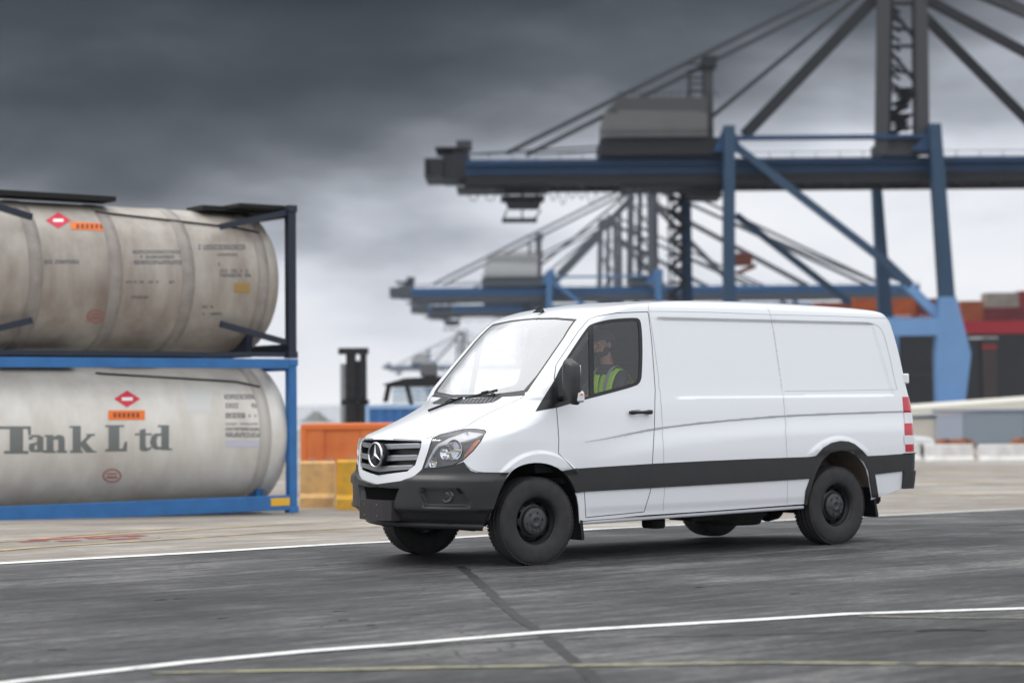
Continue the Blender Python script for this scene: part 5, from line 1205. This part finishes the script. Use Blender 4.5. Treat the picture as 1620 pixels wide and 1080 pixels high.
    b.build('frame_head', CB, r); b = MB(); b.add([c(1440, 238, 3), c(1466, 214, 3), c(1466, 198, 3), c(1487, 198, 3), c(1487, 238, 3), c(1440, 238, 8), c(1466, 214, 8), c(1466, 198, 8), c(1487, 198, 8), c(1487, 238, 8)], [(0, 1, 2, 3, 4), (5, 6, 7, 8, 9), (0, 1, 6, 5), (1, 2, 7, 6), (2, 3, 8, 7), (3, 4, 9, 8), (4, 0, 5, 9)]); b.build('frame_head', CB, r)
    def dg(nm, p, q, w_, m_, d0=3.4, d1=None):
        b = MB(); b.bar(c(*p, d0), c(*q, d0 if d1 is None else d1), w_); b.build(nm, m_, r)
    dg('brace', (1164, 232), (1398, 412), .75, CL); dg('brace', (1398, 412), (1440, 452), .9, CL); dg('brace', (1164, 340), (1345, 480), .7, CL, 16); dg('brace', (1432, 448), (1490, 505), .9, CP)
    b = MB(); b.add([c(1380, 402, 17.2), c(1404, 410, 17.2), c(1440, 452, 17.2), c(1404, 440, 17.2), c(1380, 402, 18.8), c(1404, 410, 18.8), c(1440, 452, 18.8), c(1404, 440, 18.8)], [(0, 1, 2, 3), (4, 5, 6, 7), (0, 1, 5, 4), (1, 2, 6, 5), (2, 3, 7, 6), (3, 0, 4, 7)]); b.build('gusset', CL, r)
    # mast
    for (px, d) in ((1394, 4), (1460, 4), (1402, 15), (1452, 15)):
        b = MB(); p, q = c(px, 245, d), c(px+(1427-px)*.15, -75, d); b.bar(p, q, 1.25 if d < 10 else .9, 1.1); b.build('mast_leg', CG if d < 10 else CD, r)
    b = MB(); rnd = random.Random(5)
    for y in (2, 70, 138): bx_(b, 1397, 1458, y, y+4, 4, 5)
    for (ya, yb) in ((4, 70), (72, 138)):
        b.bar(c(1400, ya, 4.5), c(1455, yb, 4.5), .35); b.bar(c(1402, (ya+yb)/2+6, 9), c(1452, yb-20, 9), .3)
    for k in range(15):
        y = 140+k*6.6; x0 = 1402+rnd.randrange(0, 26); bx_(b, x0, x0+rnd.randrange(18, 34), y, y+2.2, 6, 9)
    for k in range(9): y = 8+k*15; b.bar(c(1404, y, 8), c(1424, y+13, 8), .28)
    b.build('mast_lattice', CD, r)
    b = MB(); bx_(b, 1400, 1456, 218, 246, 4, 12); b.build('mast_base', CG, r)
    b = MB(); bx_(b, 1405, 1455, -84, -60, 4, 14); b.build('mast_head', CD, r)
    for (p, q, w_) in (((1425, -70), (801, 243), .42), ((1425, -52), (832, 246), .42)):
        b = MB(); a, e_ = c(*p, 6), c(*q, 6); b.bar(a, e_, w_); b.build('forestay', CG, r)
    for (p, q, w_, d) in (((1404, -22), (1178, 214), 1.2, 5), ((1400, -40), (1087, 217), .45, 14), ((1448, -10), (1925, 246), .9, 5), ((1458, 22), (1720, 286), .9, 12), ((1440, -60), (2110, 246), .6, 5), ((1440, -72), (2120, 246), .5, 12), ((1440, -50), (2150, 246), .45, 6)):
        b = MB(); b.bar(c(*p, d), c(*q, d), w_); b.build('backstay', CG if w_ < .8 else CD, r)
    # machinery house
    b = MB(); bx_(b, 957, 1119, 176, 217, 3, 16, 0); b.build('machinery_house', CGL, r)
    b = MB(); a = [c(x, y, d) for d in (3, 16) for (x, y) in ((957, 176), (982, 154), (1119, 154), (1119, 176))]; b.add(a, [(0, 1, 2, 3), (4, 5, 6, 7), (0, 1, 5, 4), (1, 2, 6, 5), (2, 3, 7, 6), (0, 3, 7, 4)]); b.build('house_roof', CGD, r)
    b = MB(); bx_(b, 950, 1150, 217, 246, 3.5, 14); bx_(b, 985, 1135, 286, 296, 5, 12); bx_(b, 1092, 1142, 286, 312, 6, 11); b.build('underframe', CD, r)
    b = MB()
    for y in (145, 148.5): bx_(b, 977, 1135, y, y+.7, 3, 3.1)
    for x in range(978, 1136, 12): bx_(b, x, x+.7, 145, 154, 3, 3.1)
    for y in (205, 208, 211): bx_(b, 948, 1130, y, y+.7, 2.2, 2.3)
    b.build('house_rail', CD, r)
    b = MB(); bx_(b, 1113, 1128, 98, 218, 5, 6.2, 0); bx_(b, 1088, 1094, 118, 154, 5, 5.6, 0); bx_(b, 1112, 1134, 88, 106, 4.6, 7, 1)
    for y in (100, 110, 122, 132, 142): bx_(b, 1088, 1116, y, y+2, 5, 5.4, 1)
    b.build('stay_post', [CG, CD], r)
    for (p, q) in (((745, 244), (960, 231)), ((850, 244), (960, 238))): b = MB(); b.bar(c(*p, 4), c(*q, 4), .16); b.build('cable', CD, r)
    # trolley, cab and hanging festoon cables
    b = MB(); bx_(b, 722, 868, 294, 298, 5, 12); bx_(b, 735, 760, 280, 295, 6, 12); bx_(b, 835, 860, 280, 295, 6, 12)
    for x in (800, 824, 848): bx_(b, x, x+4, 292, 318, 6.6, 7.6)
    b.build('trolley', CD, r)
    b = MB(); bx_(b, 792, 862, 309, 313.5, 6, 11); b.add([c(798, 316, 6.5), c(858, 316, 6.5), c(852, 332, 6.5), c(804, 332, 6.5), c(798, 316, 10.5), c(858, 316, 10.5), c(852, 332, 10.5), c(804, 332, 10.5)], [(0, 1, 2, 3), (4, 5, 6, 7), (0, 1, 5, 4), (1, 2, 6, 5), (2, 3, 7, 6), (3, 0, 4, 7)])
    bx_(b, 794, 850, 344.5, 347.5, 6.5, 10.5)
    for p, q in (((802, 332), (797, 346)), ((856, 332), (846, 346)), ((826, 332), (826, 346))): b.bar(c(*p, 6.6), c(*q, 6.6), .16); b.bar(c(*p, 10.4), c(*q, 10.4), .16)
    b.build('operator_cab', CD, r)
    for (x0, x1, y) in [(868+15*i, 883+15*i, 318+6*math.sin(i*1.9)) for i in range(14)]+[(736, 762, 318), (762, 790, 318)]:
        b = MB(); b.tube([c(x0+(x1-x0)*t_, 287+(y-287)*math.sin(math.pi*t_)**.6, 7) for t_ in np.linspace(0, 1, 9)], .05, 5); b.build('festoon_cable', CG, r)
    # stair tower on the far landside leg
    b = MB()
    for k in range(9):
        y = 290+k*22; bx_(b, 1058, 1086, y, y+3, 15, 17.6); a_ = (1062, y+22) if k % 2 else (1084, y+22); e_ = (1084, y+2) if k % 2 else (1062, y+2); b.bar(c(*a_, 15), c(*e_, 15), .3, .5)
        for y2 in (y+7, y+11): bx_(b, 1058, 1086, y2, y2+.8, 15, 15.1)
    for x in (1058, 1065, 1079): bx_(b, x, x+1, 288, 500, 15, 15.1)
    b.build('stair_tower', CD, r)
    b = MB(); bx_(b, 1160, 1190, 400, 418, 8, 11); b.add([c(1158, 432, 8), c(1196, 416, 8), c(1196, 424, 8), c(1170, 434, 8)], [(0, 1, 2, 3)]); b.build('cable_reel', mat('reel_brown', (.14, .04, .025), .7), r)
    # gantry bogies on the quay
    for px, d in ((1153, 3.2), (1500, 3.2), (1090, 18), (1404, 18)):
        b = MB(); p = c(px, 680, d); b.box((p[0]-1.4, p[1]-3.5, .7), (p[0]+1.4, p[1]+3.5, 2.2))
        for q in range(4): b.cyl((p[0]-.5, p[1]-3+q*2, .45), (p[0]+.5, p[1]-3+q*2, .45), .45, n=14)
        b.build('bogie', CP, r)
    return r
crane1 = build_crane()
PL1 = mat('hazed_crane_blue', (.055, .14, .28), .55); PL2 = mat('hazed_crane_steel', (.07, .075, .085), .7); PL3 = mat('hazed_house', (.38, .38, .37), .7); PL4 = mat('hazed_house_roof', (.24, .24, .24), .7)  # distance haze put into the colours: paler tones for the far cranes
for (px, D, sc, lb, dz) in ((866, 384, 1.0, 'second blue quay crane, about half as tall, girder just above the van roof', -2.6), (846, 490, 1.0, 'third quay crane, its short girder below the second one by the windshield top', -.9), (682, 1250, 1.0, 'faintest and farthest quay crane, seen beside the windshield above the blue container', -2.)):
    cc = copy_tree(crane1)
    def haze_tint(o):
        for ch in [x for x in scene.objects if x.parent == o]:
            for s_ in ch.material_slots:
                alt = {'crane_blue_backlit': PL1, 'crane_blue': PL1, 'crane_black': PL2, 'crane_grey': PL2, 'house_grey': PL3, 'house_dark': PL4, 'portal_blue_lit': PL1}.get(s_.material.name)
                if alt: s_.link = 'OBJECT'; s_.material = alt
    haze_tint(cc); p = W(px, 660, D); cc.location = (p[0], p[1], -1.5+dz); cc.scale = (sc,)*3; cc['label'] = lb
# ================================================================== SHIP
def ship():
    D = 232; p = W(1520, 690, D); r = empty('container_ship', 'black-hulled container ship with a red band moored behind the crane legs', 'ship', (p[0], p[1], -4.2), -YAW); k = D/FOC
    def X(px): return (px-1520)*k
    def Zz(py): return W(1520, py, D)[2]+4.2
    zd = Zz(528); zt = Zz(508); b = MB(); st = [(X(1262), 9), (X(1285), 2), (X(1320), 0), (X(1620), 0), (X(2100), 0)]; vs = []
    for (x, y) in st: vs += [(x, y+1.5, -.5), (x, y, 4), (x, y, zd), (x, 30, zd), (x, 30, -.5)]
    b.add(vs, [(i*5+j, i*5+(j+1) % 5, (i+1)*5+(j+1) % 5, (i+1)*5+j) for i in range(len(st)-1) for j in range(5)]+[(0, 1, 2, 3, 4), tuple(len(vs)-5+i for i in range(5))]); b.build('hull', mat('hull_black', (.018, .02, .025), .45, noise=(.3, .7, (.030, .028, .03))), r)
    b = MB(); b.box((X(1300), -.15, zd), (X(2100), 30, zt)); b.build('deck_band', mat('deck_red', (.36, .02, .03), .5), r)
    b = MB(); b.box((X(1555), -.35, 5.5), (X(1578), -.05, Zz(535))); b.box((X(1300), -.12, Zz(594)), (X(1480), -.02, Zz(590))); b.build('hull_fender', mat('hull_brown', (.06, .045, .04), .7), r)
    b = MB(); b.box((X(1535), -.2, Zz(536)), (X(1580), -.06, Zz(533.5))); b.build('draft_mark', WHP, r)
    b = MB(); b.box((X(1554), -.40, Zz(552)), (X(1578), -.36, Zz(546))); b.build('name_plate', mat('mark_red', (.3, .03, .03), .6), r)
    return D, X, Zz, zt, p, k
D_, X_, Z_, zt_, sp0, k_ = ship()
CC = {n: mat('box_'+n, c, .55, noise=(.6, .7, tuple(v*.6 for v in c))) for n, c in dict(orange=(.48, .12, .03), red=(.26, .035, .035), maroon=(.16, .03, .035), grey=(.35, .32, .28), blue=(.06, .13, .26), rust=(.34, .10, .04)).items()}
WORD = {'orange': 'bright orange', 'red': 'red', 'maroon': 'dark maroon', 'grey': 'pale grey', 'blue': 'dull blue', 'rust': 'rust brown'}
def ship_box(px0, px1, y0, y1, dep, cname, label):
    p = W(px0, y1, D_+dep); w_ = (px1-px0)*(D_+dep)/FOC; h = (y1-y0)*(D_+dep)/FOC
    r = empty('shipping_container', label, 'container', (p[0], p[1], float(p[2])), -YAW, 'containers stacked on the ship deck')
    b = MB(); b.box((.08, .08, .08), (w_-.08, 2.36, h-.06))
    n = max(4, int(w_/.55))
    for i in range(n): b.box((.1+i*(w_-.2)/n, .02, .15), (.1+(i+.5)*(w_-.2)/n, .09, h-.15))
    b.build('side_panel', CC[cname], r); f = MB()
    for x in (0, w_-.16): f.box((x, 0, 0), (x+.16, 2.44, h))
    f.box((.16, 0, 0), (w_-.16, .12, .18)); f.box((.16, 0, h-.14), (w_-.16, .12, h)); f.build('frame', CC[cname], r)
ship_box(1520, 1556, 476, 508, 2, 'rust', 'rust brown container on deck beside the right crane leg')
ship_box(1557, 1640, 486, 508, 2, 'maroon', 'long maroon container, lower row on the ship deck')
ship_box(1560, 1612, 463, 485.5, 3, 'grey', 'pale grey container on top of the maroon one')
ship_box(1613, 1680, 460, 485.5, 3, 'red', 'red container at the right edge, top row on the ship')
ship_box(1408, 1450, 472, 499, 3, 'orange', 'bright orange container framed between the crane legs')
ship_box(1452, 1492, 472, 499, 3, 'maroon', 'dark maroon container left of the thick crane leg')
ship_box(1350, 1400, 472, 499, 3, 'orange', 'orange container left of the crane leg, above the van rear roof')
ship_box(1290, 1349, 478, 503, 4, 'rust', 'leftmost rust container, low over the van roof')
ship_box(1410, 1490, 500, 508, 2, 'red', 'thin red container just above the light blue portal beam')
# ================================================================== HAZE
hz = MB(); q = [fr(-700, -70), fr(700, -70), fr(700, 1600), fr(-700, 1600)]; hz.add([(p[0], p[1], z) for z in (-5.6, 75.) for p in q], [(0, 3, 2, 1), (4, 5, 6, 7), (0, 1, 5, 4), (1, 2, 6, 5), (2, 3, 7, 6), (3, 0, 4, 7)])
hm = bpy.data.materials.new('haze_air'); hm.use_nodes = True; t = hm.node_tree; t.nodes.clear()
pv = t.nodes.new('ShaderNodeVolumePrincipled'); pv.inputs['Color'].default_value = (.62, .68, .78, 1); pv.inputs['Density'].default_value = .00011; pv.inputs['Anisotropy'].default_value = 0.
mo = t.nodes.new('ShaderNodeOutputMaterial'); t.links.new(pv.outputs[0], mo.inputs['Volume'])
o = hz.build('haze', hm); o['kind'] = 'stuff'; scene.cycles.volume_bounces = 0
